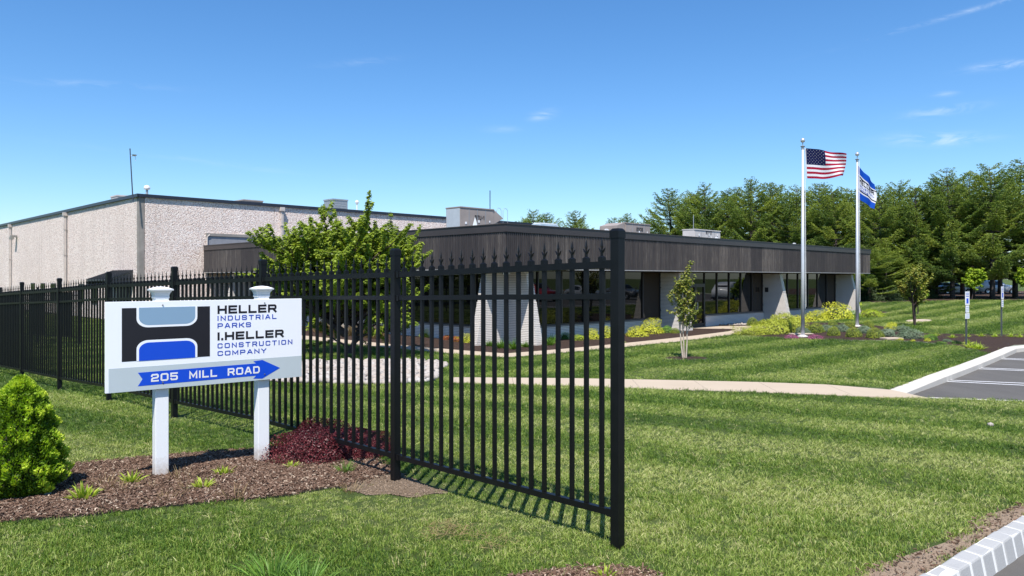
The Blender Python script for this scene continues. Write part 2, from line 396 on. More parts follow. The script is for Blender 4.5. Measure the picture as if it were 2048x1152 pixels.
M['boxwood'] = leafmat('boxwood leaf', [(.1, (.04, .08, .012)), (.45, (.12, .18, .022)), (.8, (.32, .36, .035)), (1, (.46, .48, .06))], .2)
M['greenleaf'] = leafmat('mid green leaf', [(.1, (.045, .10, .016)), (.5, (.11, .22, .03)), (.9, (.20, .35, .05))], .25)
M['catmint'] = leafmat('grey green leaf', [(.1, (.06, .10, .055)), (.5, (.12, .18, .10)), (.9, (.20, .26, .17))], .2)
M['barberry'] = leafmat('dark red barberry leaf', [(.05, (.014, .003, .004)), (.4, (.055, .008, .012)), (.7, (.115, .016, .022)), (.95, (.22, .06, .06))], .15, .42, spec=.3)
M['tangrass'] = leafmat('dry tan grass', [(.1, (.10, .07, .03)), (.5, (.22, .15, .07)), (.9, (.36, .27, .13))], .2)
M['hosta'] = leafmat('yellow green strap leaf', [(.1, (.16, .26, .02)), (.5, (.34, .44, .045)), (.9, (.58, .60, .13))], .3)
M['shade'] = leafmat('needle dark as shade', [(.1, (.010, .022, .007)), (.5, (.022, .045, .012)), (.9, (.045, .075, .018))], .1)  # almost black: shade under the pines put into the leaf colour
M['pink'] = leafmat('pink flower', [(.1, (.10, .13, .06)), (.45, (.20, .10, .13)), (.7, (.42, .07, .23)), (.95, (.55, .20, .38))], .25)
M['bark'] = simple('dark red brown bark', (.045, .028, .026), .85, var=.4, scale=14, bump=.7, bs=30)
M['palebark'] = simple('pale smooth bark', (.42, .35, .28), .75, var=.25, scale=9, bump=.3)
M['pinebark'] = simple('pine bark', (.07, .055, .045), .9, var=.4, scale=8, bump=.7, bs=16)
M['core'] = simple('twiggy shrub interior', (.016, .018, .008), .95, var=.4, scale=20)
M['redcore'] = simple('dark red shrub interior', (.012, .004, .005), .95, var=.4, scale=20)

# ------------------------------------------------------------------ terrain
CP = np.array([(0, 0, 0), (-4, 1, 0), (4, 1.5, -.02), (.66, 4.69, 0), (-1, 6.45, -.056), (-2.77, 8.35, -.10), (-4.47, 9.93, -.157), (-6.28, 11.67, -.21), (-8.08, 13.4, -.31),
    (-10, 15.2, -.37), (-3.1, 6.5, -.05), (-3.75, 5.75, -.03), (3.2, 4.8, -.02), (7, 14.3, -.42), (-.8, 15.2, -.42), (3, 14.6, -.42), (9, 12.6, -.42), (15.8, 24, -.5),
    (4.95, 21.6, -.6), (11.4, 29.5, -.65), (15.6, 33.9, -.5), (-.2, 23.5, -.73), (-.2, 29.3, -.88), (22.5, 52, -.86), (-18, 47, -.88), (-13, 32, -.84), (-22, 42, -.9), (10, 33.5, -.74), (12, 41, -.88), (-10, 39, -.88),
    (18.3, 34, -.51), (27, 46, -.45), (37, 60, -.19), (48, 75, -.2), (25, 75, -.3), (70, 70, -.2), (-45, 60, -1.2), (-30, 20, -.8), (-12, 24, -.65), (20, 10, -.4), (40, 30, -.4), (36, 47, -.22), (60, 40, -.3), (-20, 0, -.2), (20, -10, -.1),
    (0, -30, 0), (-90, 60, -1.5), (-60, 110, -1.2), (0, 120, -.6), (80, 120, -.1), (120, 20, -.3), (40, -60, 0), (-60, -40, -.3)], float)
_n = len(CP); _C = 2.5
_A = np.sqrt(((CP[:, None, :2] - CP[None, :, :2]) ** 2).sum(-1) + _C * _C)
_G = np.zeros((_n + 1, _n + 1)); _G[:_n, :_n] = _A; _G[:_n, _n] = 1; _G[_n, :_n] = 1
_W = np.linalg.solve(_G, np.append(CP[:, 2], 0))
def H(x, y):
    x = np.asarray(x, float); y = np.asarray(y, float)
    r = np.sqrt((x[..., None] - CP[:, 0]) ** 2 + (y[..., None] - CP[:, 1]) ** 2 + _C * _C)
    z = r @ _W[:_n] + _W[_n]
    d = np.clip((np.sqrt(x * x + y * y) - 110) / 120, 0, 1); d = d * d * (3 - 2 * d)
    return z * (1 - d) - .5 * d
def Hz(x, y): return float(H(np.array([x]), np.array([y]))[0])
def gp(px, py):
    """the point of the ground seen at a pixel of the photograph"""
    z = -.4
    for _ in range(60):
        t = (EYE - z) * FPX / (py - HY); x = (px - HX) / FPX * t
        z = .6 * z + .4 * Hz(x, t)
    return Vector((x, t, z))
def at(px, Y, z=None):
    x = (px - HX) / FPX * Y
    return Vector((x, Y, Hz(x, Y) if z is None else z))
def zat(py, Y): return EYE - (py - HY) / FPX * Y

# office frame: origin at the corner of the two glass walls, x along the right face, y along the left face
OX, OY, OZ = -.2, 29.26, -.88
c45 = math.sqrt(.5)
def off(u, v): return (OX + (u - v) * c45, OY + (u + v) * c45)

def inpoly(P, poly):
    poly = np.asarray(poly); x, y = P[:, 0], P[:, 1]; c = np.zeros(len(P), bool); j = len(poly) - 1
    for i in range(len(poly)):
        xi, yi = poly[i][:2]; xj, yj = poly[j][:2]
        if yi != yj:
            c ^= ((yi > y) != (yj > y)) & (x < (xj - xi) * (y - yi) / (yj - yi) + xi)
        j = i
    return c
def dens(poly, step, closed=True):
    out = []; n = len(poly)
    for i in range(n if closed else n - 1):
        a = Vector(poly[i][:2]); b = Vector(poly[(i + 1) % n][:2]); k = max(1, int((b - a).length / step))
        for q in range(k): out.append(tuple(a + (b - a) * q / k))
    if not closed: out.append(tuple(poly[-1][:2]))
    return out
def smooth_poly(poly, it=2, closed=True):
    p = [Vector(q[:2]) for q in poly]
    for _ in range(it):
        o = []; n = len(p)
        for i in range(n):
            a, b = p[i], p[(i + 1) % n]; o += [a * .75 + b * .25, a * .25 + b * .75]
        p = o
    return [tuple(q) for q in p]
def pxpoly(l): return [tuple(gp(*q)[:2]) for q in l]

# lot: kerb runs from its near tip up to the far corner, then right
kA, kB = gp(1772, 779), gp(2008, 697)
lot_kerb = [tuple(kA[:2]), tuple((kA + (kB - kA) * .5)[:2]), tuple(kB[:2]), (16.3, 24.35), (17.6, 24.7), (20.4, 27), (38, 53), (80, 55)]
near_edge = [tuple(gp(1860, 796)[:2]), tuple(gp(1950, 799)[:2]), tuple(gp(2048, 802)[:2]), (14, 11.7), (30, 10), (90, 8)]
LOT = lot_kerb + [(95, 50)] + near_edge[::-1]
rk = [(-16, -9.5), (-3, .0), tuple(gp(1868, 1152)[:2]), tuple(gp(2048, 1042)[:2]), (6.2, 7.0), (10, 8.1), (18, 7.9), (90, 5)]
ROAD = rk + [(90, -40), (-16, -40)]
STRIP = [(-16, -9.1), (-3.1, .35)] + pxpoly([(1640, 1185), (1740, 1135), (1890, 1085), (1960, 1035), (2060, 1002)]) + [(6.2, 7.3), (6.2, 7.0)] + rk[1:4][::-1] + [(-16, -9.5)]
STRIP2 = smooth_poly(pxpoly([(1000, 1250), (1010, 1172), (1050, 1156), (1120, 1148), (1220, 1140), (1300, 1150), (1335, 1170), (1320, 1250)]), 2)
WALK_MID = pxpoly([(905, 755.5), (1100, 756.5), (1300, 760), (1500, 764.5), (1700, 772), (1765, 777)]) + [tuple(kA[:2])] + [near_edge[0]] + pxpoly([(1770, 796), (1700, 792.5), (1500, 784.5), (1300, 778.5), (1100, 771), (905, 766)])
WALK_OFF = [off(*q) for q in ((12.5, -.05), (12.5, -2.6), (11.9, -3.3), (10.6, -3.6), (-3.6, -3.6), (-3.6, 24), (-4.85, 24), (-4.85, -4.85), (11.5, -4.85), (13.4, -4.6), (15.2, -3.9), (15.9, -2.6), (15.4, -1.2), (15.0, -.05))]
BED_L = [off(*q) for q in ((-3.6, -3.6), (-3.6, 24), (-.05, 24), (-.05, -.05), (12.5, -.05), (12.5, -2.6), (11.9, -3.3), (10.6, -3.6))]
BED_R = [off(*q) for q in ((15.0, -.05), (15.4, -1.2), (15.9, -2.6), (17.2, -2.9), (20, -2.9), (26, -2.6), (31, -3.0), (34.5, -2.6), (36.4, -.6), (36.0, 3.5), (33.7, 3.5), (33.7, -.05))]
ISLAND = [off(15.9, -2.6), off(15.2, -3.9)] + pxpoly([(1478, 672), (1560, 676), (1620, 678.5), (1700, 681), (1782, 681), (1843, 684), (1900, 690), (1950, 700), (1975, 708)]) + [tuple((kA + (kB - kA) * .86)[:2]), tuple(kB[:2]), (16.3, 24.35), (17.6, 24.7), (20.4, 27), (22, 29.3), (19, 28.6)] + pxpoly([(1960, 669), (1900, 668), (1850, 667), (1800, 660), (1740, 650), (1680, 646), (1620, 645), (1560, 645)]) + [off(17.2, -2.9)]
SIGNBED = smooth_poly(pxpoly([(-260, 1110), (-230, 955), (-60, 955), (60, 944), (140, 932), (230, 923), (330, 914), (430, 906), (520, 900), (600, 893), (680, 896), (740, 915), (800, 950), (790, 966), (720, 974), (640, 980), (560, 996), (430, 1006), (300, 1018), (150, 1036), (0, 1046), (-120, 1070)]), 1)
DIRT = [(x + random.uniform(-.035, .035), y + random.uniform(-.035, .035)) for x, y in dens(smooth_poly(pxpoly([(690, 974), (730, 960), (775, 952), (800, 946), (822, 958), (850, 974), (905, 986), (862, 990), (830, 996), (792, 988), (745, 992), (700, 984)]), 1), .08)]
ROCKS = smooth_poly(pxpoly([(430, 738), (520, 727), (640, 727), (750, 724), (880, 727), (898, 733), (872, 741), (876, 763), (800, 770), (640, 768), (520, 764), (430, 752)]), 2)
TREEBED = [(at(1368, 21.6).x + .60 * math.cos(a), 21.35 + .60 * math.sin(a)) for a in np.linspace(0, 2 * math.pi, 16, endpoint=False)]
PAD = smooth_poly(pxpoly([(1808, 641), (1840, 638), (1866, 640), (1862, 643), (1820, 645)]), 1)
PINEBED = [(30.5, 62.5), (26, 72), (10, 100), (60, 110), (110, 90), (92, 61), (60, 61.5), (42, 62)]

regions = [('road', ROAD, 'asphalt', -.10), ('parking_lot', LOT, 'asphalt', -.12), ('roadside_soil', STRIP, 'dirt', 0), ('verge_mulch', STRIP2, 'mulch', 0.005),
           ('dirt_patch', DIRT, 'dirt', .006), ('mulch_bed', SIGNBED, 'mulch', .015), ('walk_base', WALK_MID, 'kerb', -.03), ('office_walk_base', WALK_OFF, 'kerb', -.03),
           ('planting_bed', BED_L, 'mulch', .01), ('planting_bed', BED_R, 'mulch', .01), ('island_bed', ISLAND, 'mulch', .01), ('stone_bed', ROCKS, 'mulch', 0),
           ('tree_ring_mulch', TREEBED, 'mulch', .01), ('drain_pad', PAD, 'walk', .01), ('pine_mulch', PINEBED, 'mulch', .0)]
pv = []; pe = []
for nm, poly, mt, dz in regions:
    big = nm in ('road', 'parking_lot', 'pine_mulch')
    d = dens(poly, 2.0 if big else .4); b = len(pv); pv += d; pe += [(b + i, b + (i + 1) % len(d)) for i in range(len(d))]
for r_ in np.geomspace(.6, 1500, 150):
    k = 72 if r_ < 3 else 110
    ph = rng.random() * 6.28
    for a in np.linspace(0, 2 * math.pi, k, endpoint=False): pv.append((r_ * math.cos(a + ph), r_ * math.sin(a + ph) + .01))
res = delaunay_2d_cdt([Vector(p) for p in pv], pe, [], 0, 1e-4)
gv = np.array([tuple(v) for v in res[0]]); gf = np.array([f for f in res[2] if len(f) == 3])
cen = gv[gf].mean(1); gz = H(gv[:, 0], gv[:, 1]); cls = np.full(len(gf), -1)
for i, (nm, poly, mt, dz) in reversed(list(enumerate(regions))): cls[inpoly(cen, poly)] = i
tri = gv[gf]; ar = (tri[:, 1, 0] - tri[:, 0, 0]) * (tri[:, 2, 1] - tri[:, 0, 1]) - (tri[:, 1, 1] - tri[:, 0, 1]) * (tri[:, 2, 0] - tri[:, 0, 0])
gf[ar < 0] = gf[ar < 0][:, ::-1]
GROUND = {}
for i in range(-1, len(regions)):
    nm, mt, dz = ('lawn', 'lawn', 0) if i < 0 else (regions[i][0], regions[i][2], regions[i][3])
    F = gf[cls == i]
    if not len(F): continue
    u, inv = np.unique(F, return_inverse=True); V = np.column_stack([gv[u], gz[u] + dz])
    o = link(nm, npmesh(nm, V, inv.reshape(F.shape), M[mt], smooth=True)); o['kind'] = 'structure'; GROUND[i] = o

# ---- walks of concrete slabs (each slab a piece), kerb sections
def strip_slabs(name, Lf, Rt, root, mat, th=.035, gap=.006, lift=.012, step=1.5, deep=.0):
    """slabs between two polylines given as functions of a 0..1 parameter"""
    L = [Vector(p) for p in Lf]; Rr = [Vector(p) for p in Rt]
    for i in range(len(L) - 1):
        a, b, c, d = L[i], L[i + 1], Rr[i + 1], Rr[i]
        ca = (a + b + c + d) / 4; k = 1 - gap / max(.2, (b - a).length)
        q = [ca + (p - ca) * k for p in (a, b, c, d)]
        mb = MB(); z = [Hz(p.x, p.y) for p in q]
        vs = [(p.x, p.y, zz + lift - th) for p, zz in zip(q, z)] + [(p.x, p.y, zz + lift) for p, zz in zip(q, z)]
        mb.add(vs, [(3, 2, 1, 0), (4, 5, 6, 7), (0, 1, 5, 4), (1, 2, 6, 5), (2, 3, 7, 6), (3, 0, 4, 7)])
        mb.build('slab', mat, root)
def resample(poly, n):
    P = [Vector(p[:2]) for p in poly]; ln = [0]
    for a, b in zip(P, P[1:]): ln.append(ln[-1] + (b - a).length)
    out = []
    for t in np.linspace(0, ln[-1], n + 1):
        i = min(max(1, int(np.searchsorted(ln, t))), len(P) - 1); f = (t - ln[i - 1]) / max(1e-6, ln[i] - ln[i - 1]); out.append(P[i - 1] + (P[i] - P[i - 1]) * f)
    return out
walk = empty('lawn_walk', gp(1400, 770)); walk['kind'] = 'structure'
w_root = Matrix.Translation(-Vector(walk.location))
def ident_parent(root, fn):
    """children are built in world coordinates: undo the root's offset"""
    before = set(bpy.data.objects); fn(root)
    for o in set(bpy.data.objects) - before:
        if o.parent == root: o.matrix_parent_inverse = Matrix.Rotation(-root.rotation_euler.z, 4, 'Z') @ Matrix.Translation(-Vector(root.location))
top = pxpoly([(905, 755.5), (1100, 756.5), (1300, 760), (1500, 764.5), (1700, 772), (1766, 777.5), (1785, 781)])
bot = pxpoly([(905, 766), (1100, 771), (1300, 778.5), (1500, 784.5), (1700, 792.5), (1800, 797), (1858, 797.5)])
ident_parent(walk, lambda r: strip_slabs('slab', resample(top, 7), resample(bot, 7), r, M['walk']))
owalk = empty('office_walk', (*off(-3.6, -3.6), -.7)); owalk['kind'] = 'structure'
def ow(r):
    n = 13
    inn = [Vector(off(-3.6, 24 - i * (27.6 / n))) for i in range(n + 1)]; out = [Vector(off(-4.85, 24 - i * (28.85 / n))) for i in range(n + 1)]
    strip_slabs('slab', inn, out, r, M['walk'])
    inn = [Vector(off(-3.6 + i * 14.2 / 10, -3.6)) for i in range(11)]; out = [Vector(off(-4.85 + i * 15.45 / 10, -4.85)) for i in range(11)]
    strip_slabs('slab', inn, out, r, M['walk'])
    a = [off(10.6, -3.6), off(11.9, -3.3), off(12.5, -2.6), off(12.5, -1.3), off(12.5, -.06)]; b = [off(10.6, -4.85), off(14.0, -4.45), off(15.8, -2.9), off(15.5, -1.4), off(15.0, -.06)]
    strip_slabs('slab', [Vector(p) for p in a], [Vector(p) for p in b], r, M['walk'])
ident_parent(owalk, ow)

def kerb_run(name, line, root, mat, w=.17, top=.02, bot=-.3, sec=2.4, gap=.006, side=1, taper=0):
    P = resample(line, max(2, int(sum((Vector(b[:2]) - Vector(a[:2])).length for a, b in zip(line, line[1:])) / sec)))
    N = []
    for i in range(len(P)):
        d = (P[min(i + 1, len(P) - 1)] - P[max(0, i - 1)]).normalized(); N.append(Vector((d.y, -d.x)) * side)
    for i in range(len(P) - 1):
        mb = MB(); vs = []; d = (P[i + 1] - P[i]).normalized() * gap
        for p, nn, s_ in ((P[i], N[i], 1), (P[i + 1], N[i + 1], -1)):
            p = p + d * s_; z = Hz(p.x, p.y)
            tp = top - (taper if i == 0 and s_ == 1 else 0)
            vs += [(p.x, p.y, z + bot), (p.x, p.y, z + tp), (*(p + nn * (w - .03)), z + tp), (*(p + nn * w), z + tp - .03), (*(p + nn * w), z + bot)]
        mb.add(vs, [(0, 1, 2, 3, 4), (9, 8, 7, 6, 5)] + [(k, (k + 1) % 5 + 0, (k + 1) % 5 + 5, k + 5) for k in range(5)])
        mb.build('kerb_section', mat, root)
lk = empty('lot_kerb', (*kA[:2], Hz(*kA[:2]))); setp(lk, 'pale concrete kerb along the far side of the parking lot', 'kerb')
ident_parent(lk, lambda r: kerb_run('k', lot_kerb[:7], r, M['kerb'], w=.30, top=.03, sec=3.0, taper=.06))
nk = empty('flush_kerb', (*near_edge[0], -.4)); setp(nk, 'low white kerb between the near lawn and the parking lot', 'kerb')
ident_parent(nk, lambda r: kerb_run('k', near_edge[:5], r, M['kerb'], w=.12, top=.0, sec=3.0, side=-1))

# granite block kerb by the road: each block an object
gk = empty('granite_kerb', (*rk[2], 0)); setp(gk, 'grey granite block kerb with white joints at the road edge', 'kerb')
def gkb(r):
    line = [Vector(rk[1]), Vector(rk[2]), Vector(rk[3]), Vector(rk[4])]
    L = resample(line, int(sum((b - a).length for a, b in zip(line, line[1:])) / .19)); 
    jb = MB()
    for i in range(len(L) - 1):
        a, b = L[i], L[i + 1]; d = (b - a).normalized(); nn = Vector((d.y, -d.x)); w = .125 + random.uniform(-.006, .006)
        z = Hz(a.x, a.y); j = .013; tz = .045 + random.uniform(-.006, .006); o_ = random.uniform(-.003, .003)
        a2, b2 = a + d * j, b - d * j
        mb = MB(); vs = []
        for p in (a2, b2):
            for q, h_ in ((0 + o_, -.2), (0 + o_, tz), (.100 + o_, tz - .008 + random.uniform(-.005, .005)), (.155 + o_, -.25)): vs.append((*(p + nn * q), z + h_))
        mb.add(vs, [(0, 1, 2, 3), (7, 6, 5, 4), (0, 4, 5, 1), (1, 5, 6, 2), (2, 6, 7, 3), (3, 7, 4, 0)])
        mb.build('granite_block', M['granite'], r, bevel=.012)
        vs = []
        for p in (a, b):
            for q, h_ in ((.003, -.205), (.003, .041), (.100 - .003, .033), (.155 - .004, -.25)): vs.append((*(p + nn * q), z + h_))
        jb.add(vs, [(0, 1, 2, 3), (7, 6, 5, 4), (0, 4, 5, 1), (1, 5, 6, 2), (2, 6, 7, 3), (3, 7, 4, 0)])
    jb.build('mortar_joint', M['joint'], r)
ident_parent(gk, gkb)

# painted bay lines: doubled white lines, flat on the asphalt
def sheet(name, poly, dz, mat):
    vs = [(p[0], p[1], Hz(*p[:2]) + dz) for p in poly]; me = bpy.data.meshes.new(name); me.from_pydata(vs, [], [list(range(len(vs)))]); me.materials.append(mat)
    return link(name, me)
kd = (Vector(kB[:2]) - Vector(kA[:2])).normalized(); kn = Vector((kd.y, -kd.x))
DL = -.12 + .006
def line_px(a, b, w=.1):
    a = Vector(a); b = Vector(b); d = (b - a).normalized(); n = Vector((-d.y, d.x)) * w / 2; k = 8; vs = []
    for i in range(k + 1):
        p = a + (b - a) * i / k
        for s_ in (-1, 1): q = p + n * s_; vs.append((q.x, q.y, Hz(q.x, q.y) + DL))
    return vs, [(2 * i, 2 * i + 1, 2 * i + 3, 2 * i + 2) for i in range(k)]
def gplot(px, py):
    p = gp(px, py); t = (EYE - p.z - DL) / (EYE - p.z); return Vector((p.x * t, p.y * t))
lm = MB()
lines = [((1878, 758), (2048, 765.5)), ((1874, 760.5), (2048, 769.5)), ((1948, 734.5), (2048, 738.5)), ((1944, 736.5), (2048, 741)), ((2000, 716), (2048, 718)), ((1998, 717.5), (2048, 720))]
ends = []
for a, b in lines:
    A = gplot(*a); B = gplot(*b); B = A + (B - A).normalized() * 5.2; v_, f_ = line_px(A, B, .085); lm.add(v_, f_)
A = gplot(1878, 758); dl = (gplot(2048, 765.5) - A).normalized()
for k in range(5, 16):
    P = Vector((20.4, 27)) + (Vector((38, 53)) - Vector((20.4, 27))) * ((k - 4.6) / 11.5) + Vector((.83, -.56)) * .5
    for s_ in (-.12, .12):
        q = P + Vector((.56, .83)) * s_; v_, f_ = line_px(q, q + Vector((.83, -.56)) * 5, .1); lm.add(v_, f_)
o = lm.build('bay_marking', M['line']); o['kind'] = 'structure'

# ------------------------------------------------------------------ office building
office = empty('office_building', (OX, OY, OZ), R(45), 'low flat roofed office with dark ribbed fascia, tinted windows and flared white brick piers', 'building')
ZS, ZR, ZT = 2.91, 4.24, 4.51        # soffit, top of ribs, top of coping above the office ground
LX, LY, OV = 32.2, 24.5, 1.6          # lengths of the two glass faces, overhang
mb = MB(); mb.box(.55, LX - .3, .55, LY - .05, .0, ZS - .02); mb.build('inner_wall', simple('dark interior', (.02, .018, .016), .8), office)
mb = MB(); mb.box(-OV + .06, LX + OV - .06, -OV + .06, LY, ZS, ZS + .12); mb.build('soffit', M['soffit'], office)
mb = MB(); mb.box(-OV + .2, LX + OV - .2, -OV + .2, LY, ZS + 1.1, ZT - .12); mb.box(LX - .4, LX, .3, LY, 0, ZS); mb.build('roof_deck', M['roof'], office)
# coping
mb = MB()
mb.box(-OV - .05, LX + OV + .05, -OV - .05, -OV + .2, ZR, ZT); mb.box(-OV - .05, -OV + .2, -OV + .2, LY - .01, ZR, ZT); mb.box(LX + OV - .2, LX + OV + .05, -OV + .2, LY - .01, ZR, ZT)
mb.box(-OV - .075, LX + OV + .075, -OV - .075, -OV + .22, ZT, ZT + .035); mb.box(-OV - .075, -OV + .22, -OV + .22, LY - .01, ZT, ZT + .035)
mb.build('roof_coping', M['coping'], office)
mb = MB()
mb.box(-OV - .02, LX + OV + .02, -OV - .02, -OV + .06, ZS - .035, ZS); mb.box(-OV - .02, -OV + .06, -OV + .06, LY - .01, ZS - .035, ZS); mb.box(LX + OV - .06, LX + OV + .02, -OV + .06, LY - .01, ZS - .035, ZS)
mb.build('drip_edge', M['drip'], office)
# ribbed siding: panels of 1.22 m, each an object with its own ribs
def rib_panel(L):
    mb = MB(); prof = []; x = 0; rs = random.Random(3)
    while x < L - .02:
        w = min(.102, L - x); prof += [(x + .008, 0), (x + .012, -.026), (x + w * .48, -.026), (x + w * .55, -.005), (x + w - .006, -.005)]; x += w
    prof = [(0, 0)] + prof + [(L, 0)]; vs = []; fs = []
    for x, y in prof: vs += [(x, y, 0), (x, y, ZR - ZS)]
    for i in range(len(prof) - 1): fs.append((2 * i, 2 * i + 2, 2 * i + 3, 2 * i + 1))
    n = len(vs); vs += [(0, .03, 0), (0, .03, ZR - ZS), (L, .03, 0), (L, .03, ZR - ZS)]; fs += [(n, n + 1, n + 3, n + 2)]
    mb.add(vs, fs); return mb.mesh('siding_panel', M['siding'], fix=False)
T_ = LX + 2 * OV; n1 = 29; Lp = T_ / n1; pm = rib_panel(Lp - .004)
for i in range(n1): link('siding_panel', pm, office, (-OV + i * Lp, -OV, ZS))
n2_ = 21; Lq = (LY + OV - .03) / n2_; pm2 = rib_panel(Lq - .004)
for i in range(n2_): link('siding_panel', pm2, office, (-OV, -OV + .03 + (i + 1) * Lq, ZS), (0, 0, -math.pi / 2))
for i in range(8): link('siding_panel', pm, office, (LX + OV, -OV + .03 + i * Lp, ZS), (0, 0, math.pi / 2))
# piers: fins of stacked long bricks whose outer edge flares towards the foot
def fin_mesh(t=.34, o0=.66, o1=1.27):
    mb = MB(); h = .0665; n = int(ZS / h); rs = random.Random(5)
    for k in range(n + 1):
        z0 = k * h - .12; z1 = min(z0 + h - .014, ZS); 
        if z0 >= ZS - .01: break
        o = (lambda z: o1 + (o0 - o1) * max(0, z) / ZS + t)((z0 + z1) / 2)
        L = o + rs.uniform(-.006, .006); bx = 0.0
        # bricks along the outward run
        x = -(rs.random() * .3 + .1)
        while x < L:
            e = min(x + .395, L); s_ = max(x, 0.0)
            if e - s_ > .03: d = rs.uniform(0, .007); mb.box(-t / 2 - d, t / 2 + d, -e, -s_ - .006 if s_ > 0 else 0, z0, z1)
            x = e + .0
            if e >= L: break
    me = mb.mesh('brickwork', M['brick']); 
    m2 = MB(); o = o1 + t - .02; q = o0 + t - .02; a = t / 2 - .012
    m2.add([(-a, 0, -.1), (a, 0, -.1), (a, -o, -.1), (-a, -o, -.1), (-a, 0, ZS - .002), (a, 0, ZS - .002), (a, -q, ZS - .002), (-a, -q, ZS - .002)], [(3, 2, 1, 0), (4, 5, 6, 7), (0, 1, 5, 4), (1, 2, 6, 5), (2, 3, 7, 6), (3, 0, 4, 7)])
    return me, m2.mesh('pier_core', M['mortar'])
fme, fcore = fin_mesh()
def pier(x, y, rz):
    c = link('brick_pier', fcore, office, (x, y, 0), (0, 0, rz)); b = link('brickwork', fme, c); b['kind'] = 'stuff'; return c
FX = [-.17, 10.75, 21.4, 32.1]
pier(-.0 + .17, 0, 0); 
for x in FX[1:]: pier(x, 0, 0)
pier(0, .17, -math.pi / 2)
for y in (10.9, 21.8): pier(0, y, -math.pi / 2)
# glazing bays, low brick sill walls, mullions
def bay(x0, x1, n, face, door=None, blinds=(), sill=.56):
    """face 'r' runs along x at y=0, face 'l' along y at x=0"""
    rz = 0 if face == 'r' else -math.pi / 2
    def P(u, v, z): return (u, v, z) if face == 'r' else (v, u, z)
    def bx(mb, u0, u1, v0, v1, z0, z1):
        a, b = P(u0, v0, z0), P(u1, v1, z1); mb.box(min(a[0], b[0]), max(a[0], b[0]), min(a[1], b[1]), max(a[1], b[1]), z0, z1)
    s0 = door[1] if door else x0
    sw = MB(); k = 0; z = -.12
    while z < sill - .05:
        u = s0 - random.random() * .3
        while u < x1 - .01:
            e = min(u + .395, x1); d = random.uniform(.004, .012)
            if e > s0 + .02: bx(sw, max(u, s0), e - .006, -.05 - d, .25, z, z + .052)
            u = e
        z += .0665
    m_ = sw.build('sill_wall', M['brick'], office)
    bk = MB(); bx(bk, s0, x1, -.035, .24, -.12, sill - .02); bk.build('sill_core', M['mortar'], office)
    sl = MB(); bx(sl, s0, x1, -.09, .26, sill - .02, sill + .035); sl.build('window_sill', M['quoin'], office)
    w = (x1 - s0) / n
    for i in range(n):
        a = s0 + i * w; b = a + w
        fr = MB()
        bx(fr, a, a + .035, .0, .12, sill + .035, ZS); bx(fr, b - .035, b, .0, .12, sill + .035, ZS)
        bx(fr, a + .035, b - .035, .0, .12, sill + .035, sill + .095); bx(fr, a + .035, b - .035, .0, .12, ZS - .07, ZS)
        f = fr.build('window_frame', M['darkmetal'], office)
        gl = MB(); bx(gl, a + .035, b - .035, .055, .075, sill + .095, ZS - .07)
        gl.build('window_pane', M['blind'] if i in blinds else M['glass'], f)
    if door:
        a, b = door; mid = (a + b) / 2
        for u0, u1 in ((a, mid), (mid, b)):
            fr = MB(); bx(fr, u0 + .01, u0 + .08, .0, .12, 0, 2.2); bx(fr, u1 - .08, u1 - .01, .0, .12, 0, 2.2); bx(fr, u0 + .08, u1 - .08, .0, .12, 0.01, .2); bx(fr, u0 + .08, u1 - .08, .0, .12, 2.1, 2.2)
            d = fr.build('door', M['darkmetal'], office)
            gl = MB(); bx(gl, u0 + .08, u1 - .08, .055, .07, .2, 2.1); gl.build('door_pane', M['glass'], d)
            hd = MB(); uu = mid - .1 if u0 == a else mid + .1; hd.tube([P(uu, -.06, .9), P(uu, -.06, 1.3)], .014, 6); hd.build('handle', M['alu'], d)
        fr = MB(); bx(fr, a, b, .0, .12, 2.2, 2.27); bx(fr, a, b, .0, .12, ZS - .07, ZS); f = fr.build('transom_frame', M['darkmetal'], office)
        gl = MB(); bx(gl, a, b, .055, .07, 2.27, ZS - .07); gl.build('transom_pane', M['glass'], f)
        if x0 < a - .1:
            n0 = 1; fr = MB(); bx(fr, x0, x0 + .05, 0, .12, .0, ZS); bx(fr, a - .05, a, 0, .12, 0, ZS); bx(fr, x0 + .05, a - .05, 0, .12, 0, .12); bx(fr, x0 + .05, a - .05, 0, .12, ZS - .07, ZS)
            f = fr.build('window_frame', M['darkmetal'], office); gl = MB(); bx(gl, x0 + .05, a - .05, .055, .07, .12, ZS - .07); gl.build('window_pane', M['glass'], f)
bay(.34, 10.58, 7, 'r', blinds=(6,))
bay(10.92, 21.23, 5, 'r', door=(12.9, 14.7), blinds=(4,))
bay(21.57, 31.93, 7, 'r', blinds=(6,))
bay(.34, 10.73, 7, 'l'); bay(11.07, 21.63, 7, 'l'); bay(21.97, LY - .06, 2, 'l')
mb = MB(); mb.box(-.33, .35, .34, .36, 0, ZS); 
# side wall at the far end
mb = MB(); mb.box(LX, LX + .06, .2, LY, 0, ZS); mb.build('end_wall', M['brick'], office)
